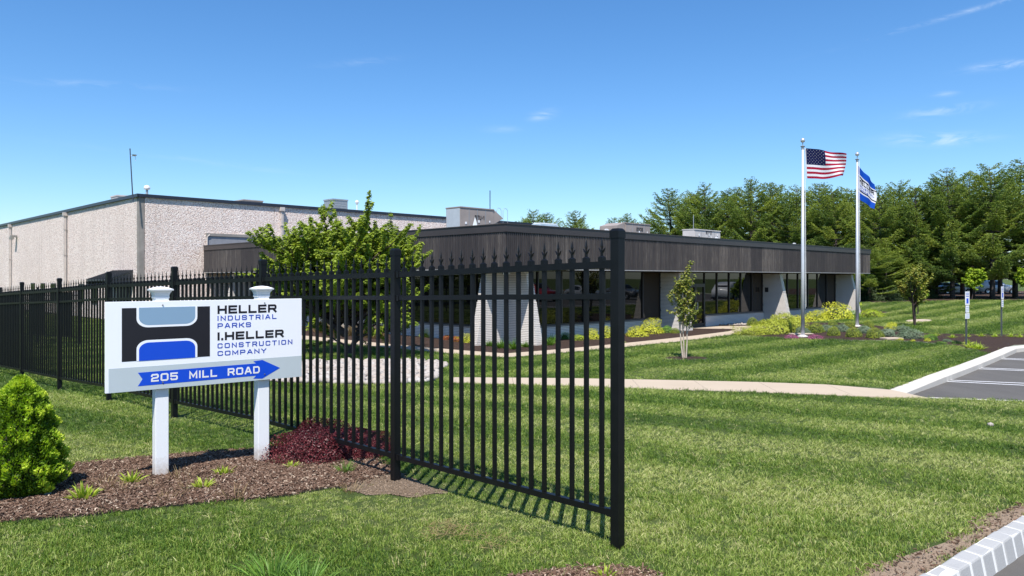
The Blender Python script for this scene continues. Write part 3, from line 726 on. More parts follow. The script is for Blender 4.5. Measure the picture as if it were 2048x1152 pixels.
# plate on the second pier, camera under the corner
mb = MB(); mb.box(21.19, 21.225, -.34, -.14, 1.75, 2.02); mb.box(21.18, 21.19, -.31, -.17, 1.8, 1.9); mb.build('wall_plate', M['darkmetal'], office)
cm_ = empty('security_camera', (*off(-1.2, -1.2), OZ + ZS - .035), R(20), 'small white security camera under the roof corner of the office', 'camera')
mb = MB(); mb.tube([(0, 0, -.03), (0, 0, 0)], .07, 10); mb.tube([(0, 0, -.1), (0, 0, -.03)], .02, 8); mb.build('mount', M['whitepl'], cm_)
mb = MB(); mb.tube([(-.14, .02, -.14), (.10, -.02, -.12)], .048, 10); mb.build('housing', M['whitepl'], cm_)
mb = MB(); mb.tube([(-.165, .024, -.142), (-.14, .02, -.14)], .036, 10); mb.build('lens', M['signblack'], cm_)
for u in (4.3, 13.2, 22):      # little drain hoods on the coping
    mb = MB(); mb.box(-.09, .09, -.05, .05, 0, .05); mb.box(-.06, .06, -.03, .03, .05, .07)
    o = mb.build('roof_drain_hood', M['whitepl'], office, loc=(u, -OV + .05, ZT + .035))

# ------------------------------------------------------------------ warehouse
WX, WY, WZ = -21.35, 42.9, -.9
wh = empty('warehouse', (WX, WY, WZ), R(45), 'tall windowless warehouse clad in pale exposed aggregate concrete with navy coping', 'building')
WT = EYE + 4.8 - WZ
WLX, WLY = 33.0, 62.0
mb = MB(); mb.box(.25, WLX, .25, WLY, 0, WT - .2); mb.build('backing_wall', M['quoin'], wh)
mb = MB(); mb.box(-.0, .3, -.0, .3, 0, WT - .16); mb.build('corner_post', M['quoin'], wh)
pw = 7.05
for i in range(8):
    a = .33 + i * pw; mb = MB(); mb.box(0, .2, a, a + pw - .03, 0, WT - .16); mb.build('wall_panel', M['aggregate'], wh)
for i in range(4):
    a = .33 + i * 8.0; mb = MB(); mb.box(a, a + 8 - .03, 0, .2, 0, WT - .16); mb.build('wall_panel', M['aggregate'], wh)
mb = MB(); mb.box(-.12, WLX, -.12, .3, WT - .16, WT + .02); mb.box(-.12, .3, .3, WLY, WT - .16, WT + .02); mb.build('roof_coping', M['whcoping'], wh)
def downpipe(x, y, dx, dy):
    mb = MB(); mb.box(x - .14, x + .14, y - .14, y + .14, WT - .42, WT - .18); mb.beam((x, y, .1), (x, y, WT - .42), .15, .13, (dx, dy, 0)); 
    for z in (1.5, 4.2, 6): mb.box(x - .11, x + .11, y - .11, y + .11, z, z + .05)
    mb.build('downpipe', M['pipe'], wh)
downpipe(-.14, 14.2, 1, 0); downpipe(-.14, 30.8, 1, 0); downpipe(8.8, -.14, 0, 1)
mb = MB(); mb.box(-.45, -.0, 28.8, 29.2, WT - 1.35, WT - 1.2); mb.box(-.5, -.25, 28.75, 29.25, WT - 1.55, WT - 1.35); mb.build('wall_lamp', M['lamp'], wh)
mb = MB(); mb.box(3.95, 16, -.06, -.004, 4.0, 5.15); mb.build('flashing_panel', simple('grey flashing', (.24, .24, .26), .6), wh)
mb = MB(); mb.box(3.85, 16.05, -.12, -.004, 5.152, 5.32); mb.build('lintel', M['quoin'], wh)
mb = MB(); mb.tube([(3.9, -.1, 2), (3.9, -.1, 5.1), (4.05, -.12, 5.22)], .04, 8); mb.build('conduit', M['pipe'], wh)
# sloped metal door hood on the left wall
hood = MB(); hz0, hz1 = EYE - WZ - .1, EYE - WZ + .45
y0, y1 = .9, 4.3
hood.add([(-.01, y0, hz1), (-.01, y1, hz1), (-1.5, y1, hz0), (-1.5, y0, hz0), (-.01, y0, hz1 - .08), (-.01, y1, hz1 - .08), (-1.5, y1, hz0 - .08), (-1.5, y0, hz0 - .08)], [(0, 1, 2, 3), (7, 6, 5, 4), (0, 3, 7, 4), (1, 0, 4, 5), (2, 1, 5, 6), (3, 2, 6, 7)])
h = hood.build('door_hood', M['awning'], wh)
rb = MB()
for k in range(12):
    y = y0 + .03 + k * (y1 - y0 - .06) / 11; rb.beam((-.01, y, hz1 + .02), (-1.5, y, hz0 + .02), .03, .04, (0, 0, 1))
rb.build('standing_seam', M['awning'], h)
for y in (y0, y1):
    sd = MB(); sd.add([(-.02, y, hz1 - .1), (-1.48, y, hz0 - .1), (-1.48, y, hz0 - .35), (-.02, y, hz0 - .35), (-.02, y + .03, hz1 - .1), (-1.48, y + .03, hz0 - .1), (-1.48, y + .03, hz0 - .35), (-.02, y + .03, hz0 - .35)], [(0, 1, 2, 3), (7, 6, 5, 4), (0, 4, 5, 1), (1, 5, 6, 2), (2, 6, 7, 3), (3, 7, 4, 0)]); sd.build('hood_side', M['awning'], h)
mb = MB(); mb.box(-.03, -.002, 1.6, 3.5, 0, 2.25); mb.build('service_door', M['darkmetal'], wh)
for y in (7.5, 10.2, 17, 20, 23):
    mb = MB(); mb.box(-.03, -.002, y, y + 1.3, .9, 2.2); w_ = mb.build('window_frame', M['darkmetal'], wh); mb = MB(); mb.box(-.035, -.031, y + .07, y + 1.23, .97, 2.13); mb.build('window_pane', M['glass'], w_)

# ------------------------------------------------------------------ lettering in strokes
RT = lambda a, b, r: [(a[0] + r, a[1]), (b[0] - r, a[1]), (b[0], a[1] + r), (b[0], b[1] - r), (b[0] - r, b[1]), (a[0] + r, b[1]), (a[0], b[1] - r), (a[0], a[1] + r)]
GL = {
 'H': (1, [[(0, 0), (0, 1)], [(1, 0), (1, 1)], [(0, .5), (1, .5), 'm']]), 'E': (.95, [[(1, 1), (0, 1), (0, 0), (1, 0)], [(0, .5), (.92, .5), 's']]),
 'L': (.9, [[(0, 1), (0, 0), (1, 0)]]), 'R': (1, [[(0, 0), (0, 1), (.88, 1), (1, .86), (1, .58), (.88, .44), (0, .44), 'e'], [(.62, .44), (1, 0), 's']]),
 'I': (.0, [[(0, 0), (0, 1)]]), 'N': (1, [[(0, 0), (0, 1), (1, 0), (1, 1)]]), 'D': (1, [[(0, 0), (0, 1), (.8, 1), (1, .8), (1, .2), (.8, 0), 'c']]),
 'U': (1, [[(0, 1), (0, .16), (.12, 0), (.88, 0), (1, .16), (1, 1)]]), 'S': (1, [[(1, .8), (.9, 1), (.1, 1), (0, .88), (0, .62), (.1, .52), (.9, .5), (1, .38), (1, .12), (.9, 0), (.1, 0), (0, .2)]]),
 'T': (1, [[(0, 1), (1, 1)], [(.5, 1), (.5, 0), 's']]), 'A': (1.05, [[(0, 0), (.42, 1), (.58, 1), (1, 0)], [(.2, .3), (.8, .3), 'm']]),
 'P': (1, [[(0, 0), (0, 1), (.88, 1), (1, .86), (1, .54), (.88, .4), (0, .4), 'e']]), 'K': (1, [[(0, 0), (0, 1)], [(0, .5), (.3, .5), (1, 1), 's'], [(.38, .54), (1, 0), 's']]),
 'C': (1, [[(1, .76), (1, .86), (.88, 1), (.12, 1), (0, .86), (0, .14), (.12, 0), (.88, 0), (1, .14), (1, .24)]]), 'O': (1.05, [RT((0, 0), (1, 1), .13) + ['c']]),
 'M': (1.15, [[(0, 0), (0, 1), (.5, .2), (1, 1), (1, 0)]]), 'Y': (1, [[(0, 1), (.5, .45), (1, 1)], [(.5, .45), (.5, 0), 's']]),
 '2': (1, [[(0, .8), (.02, .9), (.12, 1), (.88, 1), (1, .88), (1, .62), (.88, .5), (.14, .44), (0, .3), (0, 0), (1, 0)]]), '5': (1, [[(1, 1), (0, 1), (0, .56), (.88, .56), (1, .44), (1, .12), (.88, 0), (.1, 0), (0, .16)]]),
 '0': (1.05, [RT((0, 0), (1, 1), .13) + ['c']]), '1': (.4, [[(0, .78), (1, 1), (1, 0)]]), '7': (.9, [[(0, 1), (1, 1), (.35, 0)]]), '8': (1, [RT((0, 0), (1, 1), .13) + ['c'], [(0, .5), (1, .5), 'm']]),
 '-': (.5, [[(0, .45), (1, .45)]]), '.': (.0, [[(0, 0), (0, .04)]])}
def ribbon(pts, hw, closed=False):
    P = [Vector(p) for p in pts]; n = len(P); L = []; Rr = []
    for i in range(n):
        a = P[(i - 1) % n] if (closed or i > 0) else None; b = P[(i + 1) % n] if (closed or i < n - 1) else None
        d0 = (P[i] - a).normalized() if a is not None else None; d1 = (b - P[i]).normalized() if b is not None else None
        if d0 is None: d0 = d1
        if d1 is None: d1 = d0
        n0 = Vector((-d0.y, d0.x)); n1 = Vector((-d1.y, d1.x)); m = (n0 + n1).normalized(); k = hw / max(.45, m.dot(n0))
        L.append(P[i] + m * k); Rr.append(P[i] - m * k)
    return L, Rr
def letters(mb, text, x0, x1, y0, y1, sw, T, z0=.0, th=.0012, gap=.28, space=.8):
    """stroke letters filling a rectangle; T maps (x, y, z) to a point of the thing they are printed on"""
    widths = [space if c == ' ' else GL[c][0] for c in text]; n = len(text)
    tot = sum(widths) + gap * (n - 1); hh = y1 - y0 - sw
    # every glyph also carries one stroke width
    u = ((x1 - x0) - sw * n) / tot; x = x0 + sw / 2
    for c, w in zip(text, widths):
        if c != ' ':
            for q, st in enumerate(GL[c][1]):
                flag = st[-1] if isinstance(st[-1], str) else ''; st = [p for p in st if not isinstance(p, str)]
                pts = [(x + p[0] * w * u, y0 + sw / 2 + p[1] * hh) for p in st]
                if flag in ('', ) and len(pts) >= 2 or flag in ('e', 's'):
                    pts = [Vector(p) for p in pts]
                    if len(pts) >= 2:
                        a = (pts[0] - pts[1]).normalized() * sw / 2; b = (pts[-1] - pts[-2]).normalized() * sw / 2
                        if flag != 's': pts[0] = pts[0] + a
                        if flag != 'e': pts[-1] = pts[-1] + b
                Lf, Rt = ribbon(pts, sw / 2, flag == 'c'); k = len(Lf); zt = z0 + th + q * .00025
                m = k if flag == 'c' else k - 1
                for i in range(m):
                    j = (i + 1) % k
                    vs = [T(Lf[i].x, Lf[i].y, zt), T(Rt[i].x, Rt[i].y, zt), T(Rt[j].x, Rt[j].y, zt), T(Lf[j].x, Lf[j].y, zt)]
                    lo = [T(Lf[i].x, Lf[i].y, z0 - .0005), T(Rt[i].x, Rt[i].y, z0 - .0005), T(Rt[j].x, Rt[j].y, z0 - .0005), T(Lf[j].x, Lf[j].y, z0 - .0005)]
                    mb.add(vs + lo, [(0, 1, 2, 3), (0, 3, 7, 4), (1, 5, 6, 2)])
        x += w * u + sw + gap * u
    return mb

# ------------------------------------------------------------------ roof equipment
def local(px, Y):
    """pixel column and depth to a point in the office frame"""
    x = (px - HX) / FPX * Y - OX; y = Y - OY; return ((x + y) * c45, (-x + y) * c45)
def rooftop(px, Y, w, d, z0, z1, mat, mat2, label, text=None, hoodside='r', cat='roof unit'):
    """a packaged air unit: w along the right face, d along the left face; px, Y is its near corner"""
    x = (px - HX) / FPX * Y; r = empty('rooftop_unit', (x, Y, z0), R(45), label, cat)
    h = z1 - z0
    mb = MB(); mb.box(0, w, 0, d, .1, h - .05); mb.build('casing', mat, r)
    mb = MB(); mb.box(-.03, w + .03, -.03, d + .03, h - .05, h); mb.build('lid', mat, r)
    mb = MB(); mb.box(-.015, -.002, .04, d - .04, .14, h - .08); mb.build('side_panel', mat2, r)
    mb = MB(); 
    for k in range(1, 4): mb.box(w * k / 4 - .012, w * k / 4 + .012, -.012, -.002, .14, h - .08)
    mb.build('panel_seam', M['galv'], r)
    mb = MB()
    for a, b, c, e in ((.13, .45, .08, .09), (.52, .52, .07, .10), (.62, .2, .06, .12), (.86, .55, .05, .07)): mb.box(w * a, w * a + c * 1.4, -.02, -.013, h * b, h * b + e * 1.2)
    mb.build('sticker', M['whitepl'], r)
    mb = MB(); mb.box(0.1, w - .1, .1, d - .1, -.1, .1); mb.build('roof_curb', M['galv'], r)
    if text:
        mb = MB(); letters(mb, text, w * .42, w * .42 + .62, h * .62, h * .62 + .2, .035, lambda a, b, c: (a, -.014 - c, b)); mb.build('lettering', M['signblack'], r)
    return r
r1 = rooftop(921, 35.5, 2.15, 1.05, EYE + 1.9, zat(416.5, 36.5), M['rtu'], M['rtublue'], 'large tan rooftop air unit marked with black letters, nearest the roof corner', 'RTU-1')
mb = MB(); hh = zat(416.5, 36.5) - EYE - 1.9
mb.add([(2.17, .02, hh), (2.17, 1.0, hh), (2.85, 1.0, hh - .42), (2.85, .02, hh - .42), (2.17, .02, hh - .75), (2.17, 1.0, hh - .75)], [(0, 1, 2, 3), (0, 3, 4), (1, 5, 2), (3, 2, 5, 4), (0, 4, 5, 1)]); mb.build('intake_hood', M['rtu'], r1)
mb = MB(); mb.add([(.9, -.03, hh - .45), (.55, -.03, .1), (.9, -.4, .1), (.9, -.03, .1)], [(0, 1, 2), (0, 2, 3), (0, 3, 1), (1, 3, 2)]); mb.build('rain_baffle', M['rtublue'], r1)
r2 = rooftop(1252, 41.5, 2.3, 1.3, EYE + 1.95, zat(446, 42), M['rtu'], M['rtu'], 'tan rooftop air unit with white stickers behind the tall fence post', '2508')
mb = MB(); hh = zat(446, 42) - EYE - 1.95
mb.add([(-.03, .05, hh), (-.03, 1.25, hh), (-.75, 1.25, hh - .2), (-.75, .05, hh - .2), (-.03, .05, hh - .7), (-.03, 1.25, hh - .7), (-.75, .05, hh - .6), (-.75, 1.25, hh - .6)], [(0, 1, 2, 3), (0, 3, 6, 4), (1, 5, 7, 2), (3, 2, 7, 6), (4, 6, 7, 5)]); mb.build('intake_hood', M['rtu'], r2)
mb = MB(); mb.tube([(2.2, -.1, .12), (2.75, -.1, .12), (2.75, -.1, -.3)], .035, 8); mb.build('gas_pipe', M['rust'], r2)
r3 = rooftop(1390, 39.5, 2.6, .75, EYE + 1.95, zat(458, 39.7), M['rtu2'], M['rtu2'], 'pale grey rooftop air unit beside a thin pole, furthest right on the roof', 'RTU7')
mb = MB(); mb.box(2.635, 2.66, .02, .7, .1, zat(458, 39.7) - EYE - 1.95 - .08); mb.build('end_grille', M['darkmetal'], r3)
sk = empty('skylight', (*at(1080, 38, 0)[:2], EYE + 1.95), R(45), 'pale metal skylight curb low on the office roof behind the roof corner', 'skylight')
mb = MB(); a = zat(446, 38) - EYE - 1.95
mb.add([(0, 0, 0), (1.9, 0, 0), (1.9, 1, 0), (0, 1, 0), (.25, .2, a), (1.6, .2, a), (1.6, .8, a), (.25, .8, a)], [(4, 5, 6, 7), (0, 1, 5, 4), (1, 2, 6, 5), (2, 3, 7, 6), (3, 0, 4, 7)]); mb.build('curb', M['skylight'], sk)
mb = MB(); mb.box(.3, 1.55, .25, .75, a + .003, a + .05); mb.build('skylight_dome', M['whitepl'], sk)
def pole(name, px, Y, y0, y1, r, mat, label, cat, lean=0):
    p = at(px, Y, zat(y1, Y)); mb = MB(); h = zat(y0, Y) - zat(y1, Y); mb.tube([(0, 0, 0), (lean, 0, h)], r, 8); o = mb.build(name, mat, None, loc=p); setp(o, label, cat); return o
pole('antenna_pole', 980, 37, 381, 452, .022, M['mast'], 'thin dark antenna pole rising beside the large tan roof unit', 'antenna')
pole('antenna_pole', 1387, 42, 430, 470, .018, M['galv'], 'thin grey pole standing behind the pale roof unit', 'antenna')
lad = empty('roof_ladder', (*at(993, 37.5, 0)[:2], EYE + 1.9), R(40), 'thin grey roof ladder hoops beside the antenna pole', 'ladder')
for k in (0, .42):
    mb = MB(); h = zat(416, 37.5) - EYE - 1.9; mb.tube([(k, 0, 0), (k, 0, h - .1), (k + .08, 0, h), (k + .22, 0, h), (k + .3, 0, h - .1), (k + .3, 0, 0)], .011, 6); mb.build('grab_hoop', M['galv'], lad)
# warehouse roof
am = empty('antenna_mast', at(266, 42.2, zat(403, 42.2)), 0, 'tall thin dark mast with a small dish on the warehouse corner', 'antenna')
h = zat(297, 42.2) - zat(403, 42.2); mb = MB(); mb.tube([(0, 0, 0), (-.17, 0, h)], [.035, .03], 8); mb.build('mast_tube', M['mast'], am)
mb = MB(); mb.tube([(-.15, 0, h - .42), (.08, -.02, h - .42)], .015, 6); mb.lathe([(.0, 0), (.09, .03), (.14, .09)], 12, (.1, -.04, h - .45)); mb.tube([(.12, 0, h - .35), (.15, 0, h - .72)], .012, 6); mb.build('dish', M['alu'], am)
vt = empty('roof_vent', at(294, 46, zat(388, 46)), 0, 'small round white vent cap above the warehouse corner', 'vent'); mb = MB(); mb.tube([(0, 0, -.3), (0, 0, .25)], .07, 10); mb.build('stack', M['galv'], vt)
mb = MB(); mb.lathe([(.0, .55), (.14, .5), (.19, .38), (.16, .28), (.0, .25)], 14); mb.build('cap', M['whitepl'], vt)
def roofbox(px0, px1, Y, y0, y1, label, mat):
    w = (px1 - px0) / FPX * Y / 1.414; x = ((px0 + px1) / 2 - HX) / FPX * Y
    r = empty('roof_exhaust_unit', (x, Y, zat(y1, Y)), R(45), label, 'roof unit'); h = zat(y0, Y) - zat(y1, Y)
    mb = MB(); mb.box(0, w, 0, w, 0, h * .9); mb.build('casing', mat, r); mb = MB(); mb.box(-.04, w + .04, -.04, w + .04, h * .9, h); mb.build('lid', mat, r)
    mb = MB(); 
    for k in range(4): mb.box(w * .1, w * .9, -.012, -.002, h * (.15 + .17 * k), h * (.22 + .17 * k))
    mb.build('louvre', M['galv'], r)
roofbox(642, 690, 60, 397, 424, 'grey box unit on the warehouse roof above the leafy tree', M['galv'])
roofbox(207, 262, 56, 389.5, 416, 'low pale box unit on the warehouse roof left of the mast', M['rtu2'])
roofbox(458, 516, 62, 398.5, 420, 'long flat pale unit on the warehouse roof behind the downpipe', M['rtu'])
vb = empty('roof_vent', at(714, 60, zat(420, 60)), 0, 'small white ball vent on the warehouse roof behind the leafy tree', 'vent'); mb = MB(); mb.lathe([(.0, .8), (.12, .74), (.15, .62), (.1, .5), (0.05, .45), (.05, -.1)], 12); mb.build('ball', M['whitepl'], vb)

# ------------------------------------------------------------------ fence
fence = empty('picket_fence', (.66, 4.69, 0), 0, 'black spear topped metal fence running back from the lawn past the sign', 'fence')
FY = [4.69, 6.45, 8.32, 9.93, 11.67, 13.4, 15.2]; FPXX = [1235, 791, 525.5, 349, 217.5, 119, 44]
FP = [Vector(((px - HX) / FPX * y, y, 0)) for px, y in zip(FPXX, FY)]
d = FP[-1] - FP[-2]
for k in range(1, 6): FP.append(FP[6] + d * k)
BASE = [0, -.056, -.10, -.157, -.21, -.31, -.39] + [-.39 - .09 * k for k in range(1, 6)]
FO = Vector(fence.location)
# finial: collar on the rail, stem, spear and two curled leaves
mb = MB(); mb.box(-.0185, .0185, -.0185, .0185, -.004, .028); mb.frustum((0, 0), .03, .02, .028, .036)
mb.box(-.0085, .0085, -.0045, .0045, .036, .075)
pr = [(.0, .145), (.0125, .105), (.0105, .088), (.006, .072)]
vs = []
for w, z in ((.004, .070), (.0125, .102), (.0105, .112), (.001, .150)): vs += [(-w, 0, z), (0, -w * .45, z), (w, 0, z), (0, w * .45, z)]
fs = []
for i in range(3):
    for k in range(4): fs.append((4 * i + k, 4 * i + (k + 1) % 4, 4 * i + 4 + (k + 1) % 4, 4 * i + 4 + k))
mb.add(vs, fs)
for s in (-1, 1):
    mb.tube([(s * .004, 0, .058), (s * .012, 0, .068), (s * .021, 0, .082), (s * .029, 0, .089)], [.0065, .0075, .005, .0012], 5)
fin_me = mb.mesh('finial', M['fence'])
PH = 1.83
mb = MB(); mb.box(-.0125, .0125, -.0125, .0125, 0, 1); pk_me = mb.mesh('picket', M['fence'])
mb = MB(); mb.box(-.0315, .0315, -.0315, .0315, -.3, 1.965); mb.frustum((0, 0), .075, .08, 0, 0.001); post_me = mb.mesh('post', M['fence'])
mb = MB(); mb.box(-.0355, .0355, -.0355, .0355, 1.94, 1.985); mb.frustum((0, 0), .071, .045, 1.985, 2.0); cap_me = mb.mesh('post_cap', M['fence'])
bracket_me = None
for i in range(len(FP)):
    a = (FP[min(i + 1, len(FP) - 1)] - FP[max(0, i - 1)]); rz = math.atan2(a.y, a.x)
    if i == 0: rz = math.atan2(FP[1].y - FP[0].y, FP[1].x - FP[0].x)
    p = link('post', post_me, fence, FP[i] + Vector((0, 0, BASE[i])) - FO, (0, 0, rz)); link('post_cap', cap_me, p)
    if i == len(FP) - 1: break
    A, B = FP[i], FP[i + 1]; dv = (B - A).normalized(); zA, zB = BASE[i], BASE[i + 1]; rz2 = math.atan2(dv.y, dv.x); L = (B - A).length
    for zr, hh, w in ((1.775, .045, .040), (1.575, .036, .036), (.215, .040, .036)):
        mb = MB(); a_ = A + dv * .034; b_ = B - dv * .034
        mb.beam(a_ + Vector((0, 0, zA + zr)) - FO, b_ + Vector((0, 0, zB + zr)) - FO, w, hh)
        o = mb.build('rail', M['fence'], fence)
        for q, zz, s_ in ((A, zA, 1), (B, zB, -1)):
            br = MB(); c = q + dv * s_ * .055 + Vector((0, 0, zz + zr)) - FO; br.beam(c - dv * .018, c + dv * .018, w + .010, hh + .010)
            br.build('rail_bracket', M['fence'], o)
    for k in range(18):
        f = (k + 1) / 19; q = A + (B - A) * f; z = zA + (zB - zA) * f; z0 = z + .20 + random.uniform(-.004, .004); zt = z + 1.797
        o = link('picket', pk_me, fence, Vector((q.x, q.y, z0)) - FO, (random.uniform(-.0015, .0015), random.uniform(-.0015, .0015), rz2)); o.scale = (1, 1, zt - z0)
        if i < 7:
            g = link('finial', fin_me, o); g.scale = (1, 1, 1 / (zt - z0)); g.location = (0, 0, 1)
far = empty('far_picket_fence', (-30, 34, -.95), 0, 'distant black spear topped fence seen over the left end of the near fence', 'fence')
pts = [Vector((-16.6, 27.5, 0)), Vector((-17.9, 29.6, 0))]
q0 = Vector((-15.6, 27.0, 0)); q1 = Vector((-44, 44.0, 0)); nn = 12; dq = (q1 - q0) / nn
for i in range(nn + 1):
    p = q0 + dq * i; z = zat(577, p.y) - 1.95; rz = math.atan2(dq.y, dq.x)
    o = link('post', post_me, far, Vector((p.x, p.y, z)) - far.location, (0, 0, rz)); link('post_cap', cap_me, o)
    if i == nn: break
    b = p + dq; zb = zat(577, b.y) - 1.95
    for zr in (1.7, 1.5, .2):
        mb = MB(); mb.beam(p + Vector((0, 0, z + zr)) - far.location, b + Vector((0, 0, zb + zr)) - far.location, .036, .04); mb.build('rail', M['fence'], far)
    for k in range(18):
        f = (k + 1) / 19; q = p + dq * f; zz = z + (zb - z) * f
        o = link('picket', pk_me, far, Vector((q.x, q.y, zz + .2)) - far.location, (0, 0, rz)); o.scale = (1, 1, 1.62)

# ------------------------------------------------------------------ the sign
SA, SB = Vector((-3.40, 6.26, 0)), Vector((-2.073, 7.35, 0)); sd = (SB - SA).normalized(); SL = (SB - SA).length; srz = math.atan2(sd.y, sd.x)
sz = -.045
sign = empty('direction_sign', (SA.x, SA.y, sz), srz, 'white and grey company sign with blue arrow on two white posts', 'sign')
BT, BH = EYE - (604 - HY) / FPX * 6.26 - sz, .762           # top of the board above the sign's foot, board height
mb = MB(); mb.box(0, SL, -.03, 0, BT - BH, BT); bo = mb.build('board', M['board'], sign, bevel=.002)
def SX(u): return u * SL
def SZ(v): return BT - v * BH
TB = lambda x, y, z: (x, -.03 - z, y)
def film(name, poly, mat, z0, z1, parent=bo):
    m_ = MB(); m_.prism(poly, z0, z1, T=TB); return m_.build(name, mat, parent)
film('grey_band', [(SX(.0135), SZ(.999)), (SX(.999), SZ(.999)), (SX(.999), SZ(.732)), (SX(.0135), SZ(.732))], M['signgrey'], -.0005, .0010)
film('logo_block', [(SX(.0717), SZ(.665)), (SX(.492), SZ(.665)), (SX(.492), SZ(.071)), (SX(.0717), SZ(.071))], M['signblack'], -.0005, .0010)
def cup(u0, u1, v_open, v_end, r, down):
    x0, x1 = SX(u0), SX(u1); yo, ye = SZ(v_open), SZ(v_end); s = -1 if down else 1      # s: direction from opening to the rounded end
    pts = [(x0, yo)]
    for t in np.linspace(0, 1, 9): a = t * math.pi / 2; pts.append((x0 + r * 1.25 * (1 - math.cos(a)) , ye - s * r * (1 - math.sin(a)) ))
    for t in np.linspace(0, 1, 9): a = t * math.pi / 2; pts.append((x1 - r * 1.25 * (1 - math.sin(a)), ye - s * r * (1 - math.cos(a))))
    pts.append((x1, yo)); return pts
film('logo_outline', cup(.138, .428, .069, .293, .075, True), M['board'], .0010, .0018)
film('logo_cup', cup(.149, .4175, .069, .268, .065, True), M['steelblue'], .0018, .0026)
film('logo_outline', cup(.138, .428, .667, .437, .075, False), M['board'], .0010, .0018)
film('logo_cup', cup(.149, .4175, .667, .464, .065, False), M['blue'], .0018, .0026)
arrow = [(.144, .796), (.725, .788), (.725, .757), (.775, .748), (.872, .868), (.742, .982), (.728, .962), (.742, .938), (.144, .946), (.165, .872)]
arrow = [(.144, .797), (.737, .789), (.722, .760), (.772, .752), (.872, .867), (.772, .982), (.722, .974), (.737, .940), (.144, .948), (.165, .872)]
film('arrow', [(SX(a), SZ(b)) for a, b in arrow], M['blue'], .0010, .0022)
def text(s, u0, u1, v0, v1, sw, mat, z0=.0, gap=.28, space=.8, name='lettering'):
    m_ = MB(); letters(m_, s, SX(u0), SX(u1), SZ(v1), SZ(v0), sw, TB, z0=z0, gap=gap, space=space); return m_.build(name, mat, bo)
text('HELLER', .531, .852, .066, .166, .0185, M['signblack'], gap=.22)
text('INDUSTRIAL', .531, .852, .189, .249, .0090, M['textblue'], gap=.5)
text('PARKS', .531, .709, .278, .338, .0090, M['textblue'], gap=.42)
text('I.HELLER', .531, .893, .386, .483, .0185, M['signblack'], gap=.22)
text('CONSTRUCTION', .531, .944, .518, .578, .0090, M['textblue'], gap=.5)
text('COMPANY', .531, .794, .610, .667, .0090, M['textblue'], gap=.42)
text('205 MILL ROAD', .2046, .757, .824, .912, .0135, M['whitepl'], z0=.0022, gap=.30, space=1.1)
# posts: their feet at (313, 957) and (519, 930)
for q, u in enumerate((.262, .787)):
    x = SX(u); h = BT + .045; mb = MB(); mb.box(x - .054, x + .054, .002, .110, -.25, h); p = mb.build('post', M['vinyl'], sign, bevel=.004)
    c = MB(); cy = .056
    c.frustum((x, cy), .118, .118, h - .022, h - .003); c.frustum((x, cy), .114, .128, h - .002, h + .024); c.frustum((x, cy), .130, .156, h + .025, h + .044)
    c.frustum((x, cy), .172, .176, h + .045, h + .056); c.frustum((x, cy), .172, .09, h + .057, h + .074); c.frustum((x, cy), .088, .02, h + .0745, h + .080)
    c.build('post_cap', M['vinyl'], p)
    sc = MB()
    for z in (BT - .035, BT - BH + .055): sc.tube([(x - .005, -.0375, z), (x - .005, -.03, z)], .006, 8)
    sc.build('screw', M['screw'], bo)

# ------------------------------------------------------------------ flagpoles and flags
def flagpole(px, Y, ytop, z0, label, r0=.075, r1=.042):
    p = at(px, Y, z0); t = empty('flagpole', p, 0, label, 'flagpole'); h = zat(ytop, Y) - z0
    mb = MB(); mb.tube([(0, 0, 0), (0, 0, h * .35), (0, 0, h * .36), (0, 0, h - .42)], [r0, r0 * .9, r0 * .88, r1], 16); mb.build('shaft', M['alu'], t, smooth=True)
    mb = MB(); mb.lathe([(.0, .09), (.085, .085), (.14, .06), (.2, .045), (.21, .0), (.21, -.15)], 20); mb.build('base_collar', M['vinyl'], t)
    mb = MB(); mb.lathe([(r1, h - .46), (r1 + .012, h - .44), (r1 + .012, h - .36), (.085, h - .345), (.09, h - .325), (.05, h - .31), (.018, h - .3), (.018, h - .17)], 16); mb.build('truck', M['galv'], t)
    mb = MB(); mb.lathe([(0, h - .185)] + [(.093 * math.sin(a), h - .093 - .093 * math.cos(a)) for a in np.linspace(.15, 3.0, 10)] + [(0, h)], 16); mb.build('ball', M['gold'], t, smooth=True)
    mb = MB(); mb.tube([(r0 + .02, -.03, 1.2), (r1 + .03, -.02, h - .4)], .006, 5); mb.tube([(r0 + .05, -.02, 1.2), (r1 + .045, -.02, h - .4)], .006, 5); mb.build('halyard', M['whitepl'], t)
    mb = MB(); mb.box(r0, r0 + .03, -.04, .0, 1.12, 1.3); mb.build('cleat', M['galv'], t)
    return t, h
z1 = gp(1606, 674).z; Y1 = gp(1606, 674).y
fp1, h1 = flagpole(1605.5, Y1, 276, z1, 'tall silver flagpole carrying the striped flag, nearer of the two')
z2 = -.52; Y2 = 33.9
fp2, h2 = flagpole(1714.5, Y2, 304, z2, 'silver flagpole carrying the blue and white banner, set back among bushes')
cloth = {}
def clothmat(name, c):
    m = Mat(name); v = m.coord('UV'); n = m.noise(m.coord('Object'), 90, 2); m.col(c).set(rough=.75, spec=.15); m.translucent(.3, c); return m.m
for k, c in (('red', (.34, .008, .035)), ('white', (.74, .74, .77)), ('navy', (.007, .010, .055)), ('cblue', (.006, .075, .45)), ('cblack', (.012, .012, .02))): cloth[k] = clothmat(k + ' cloth', c)
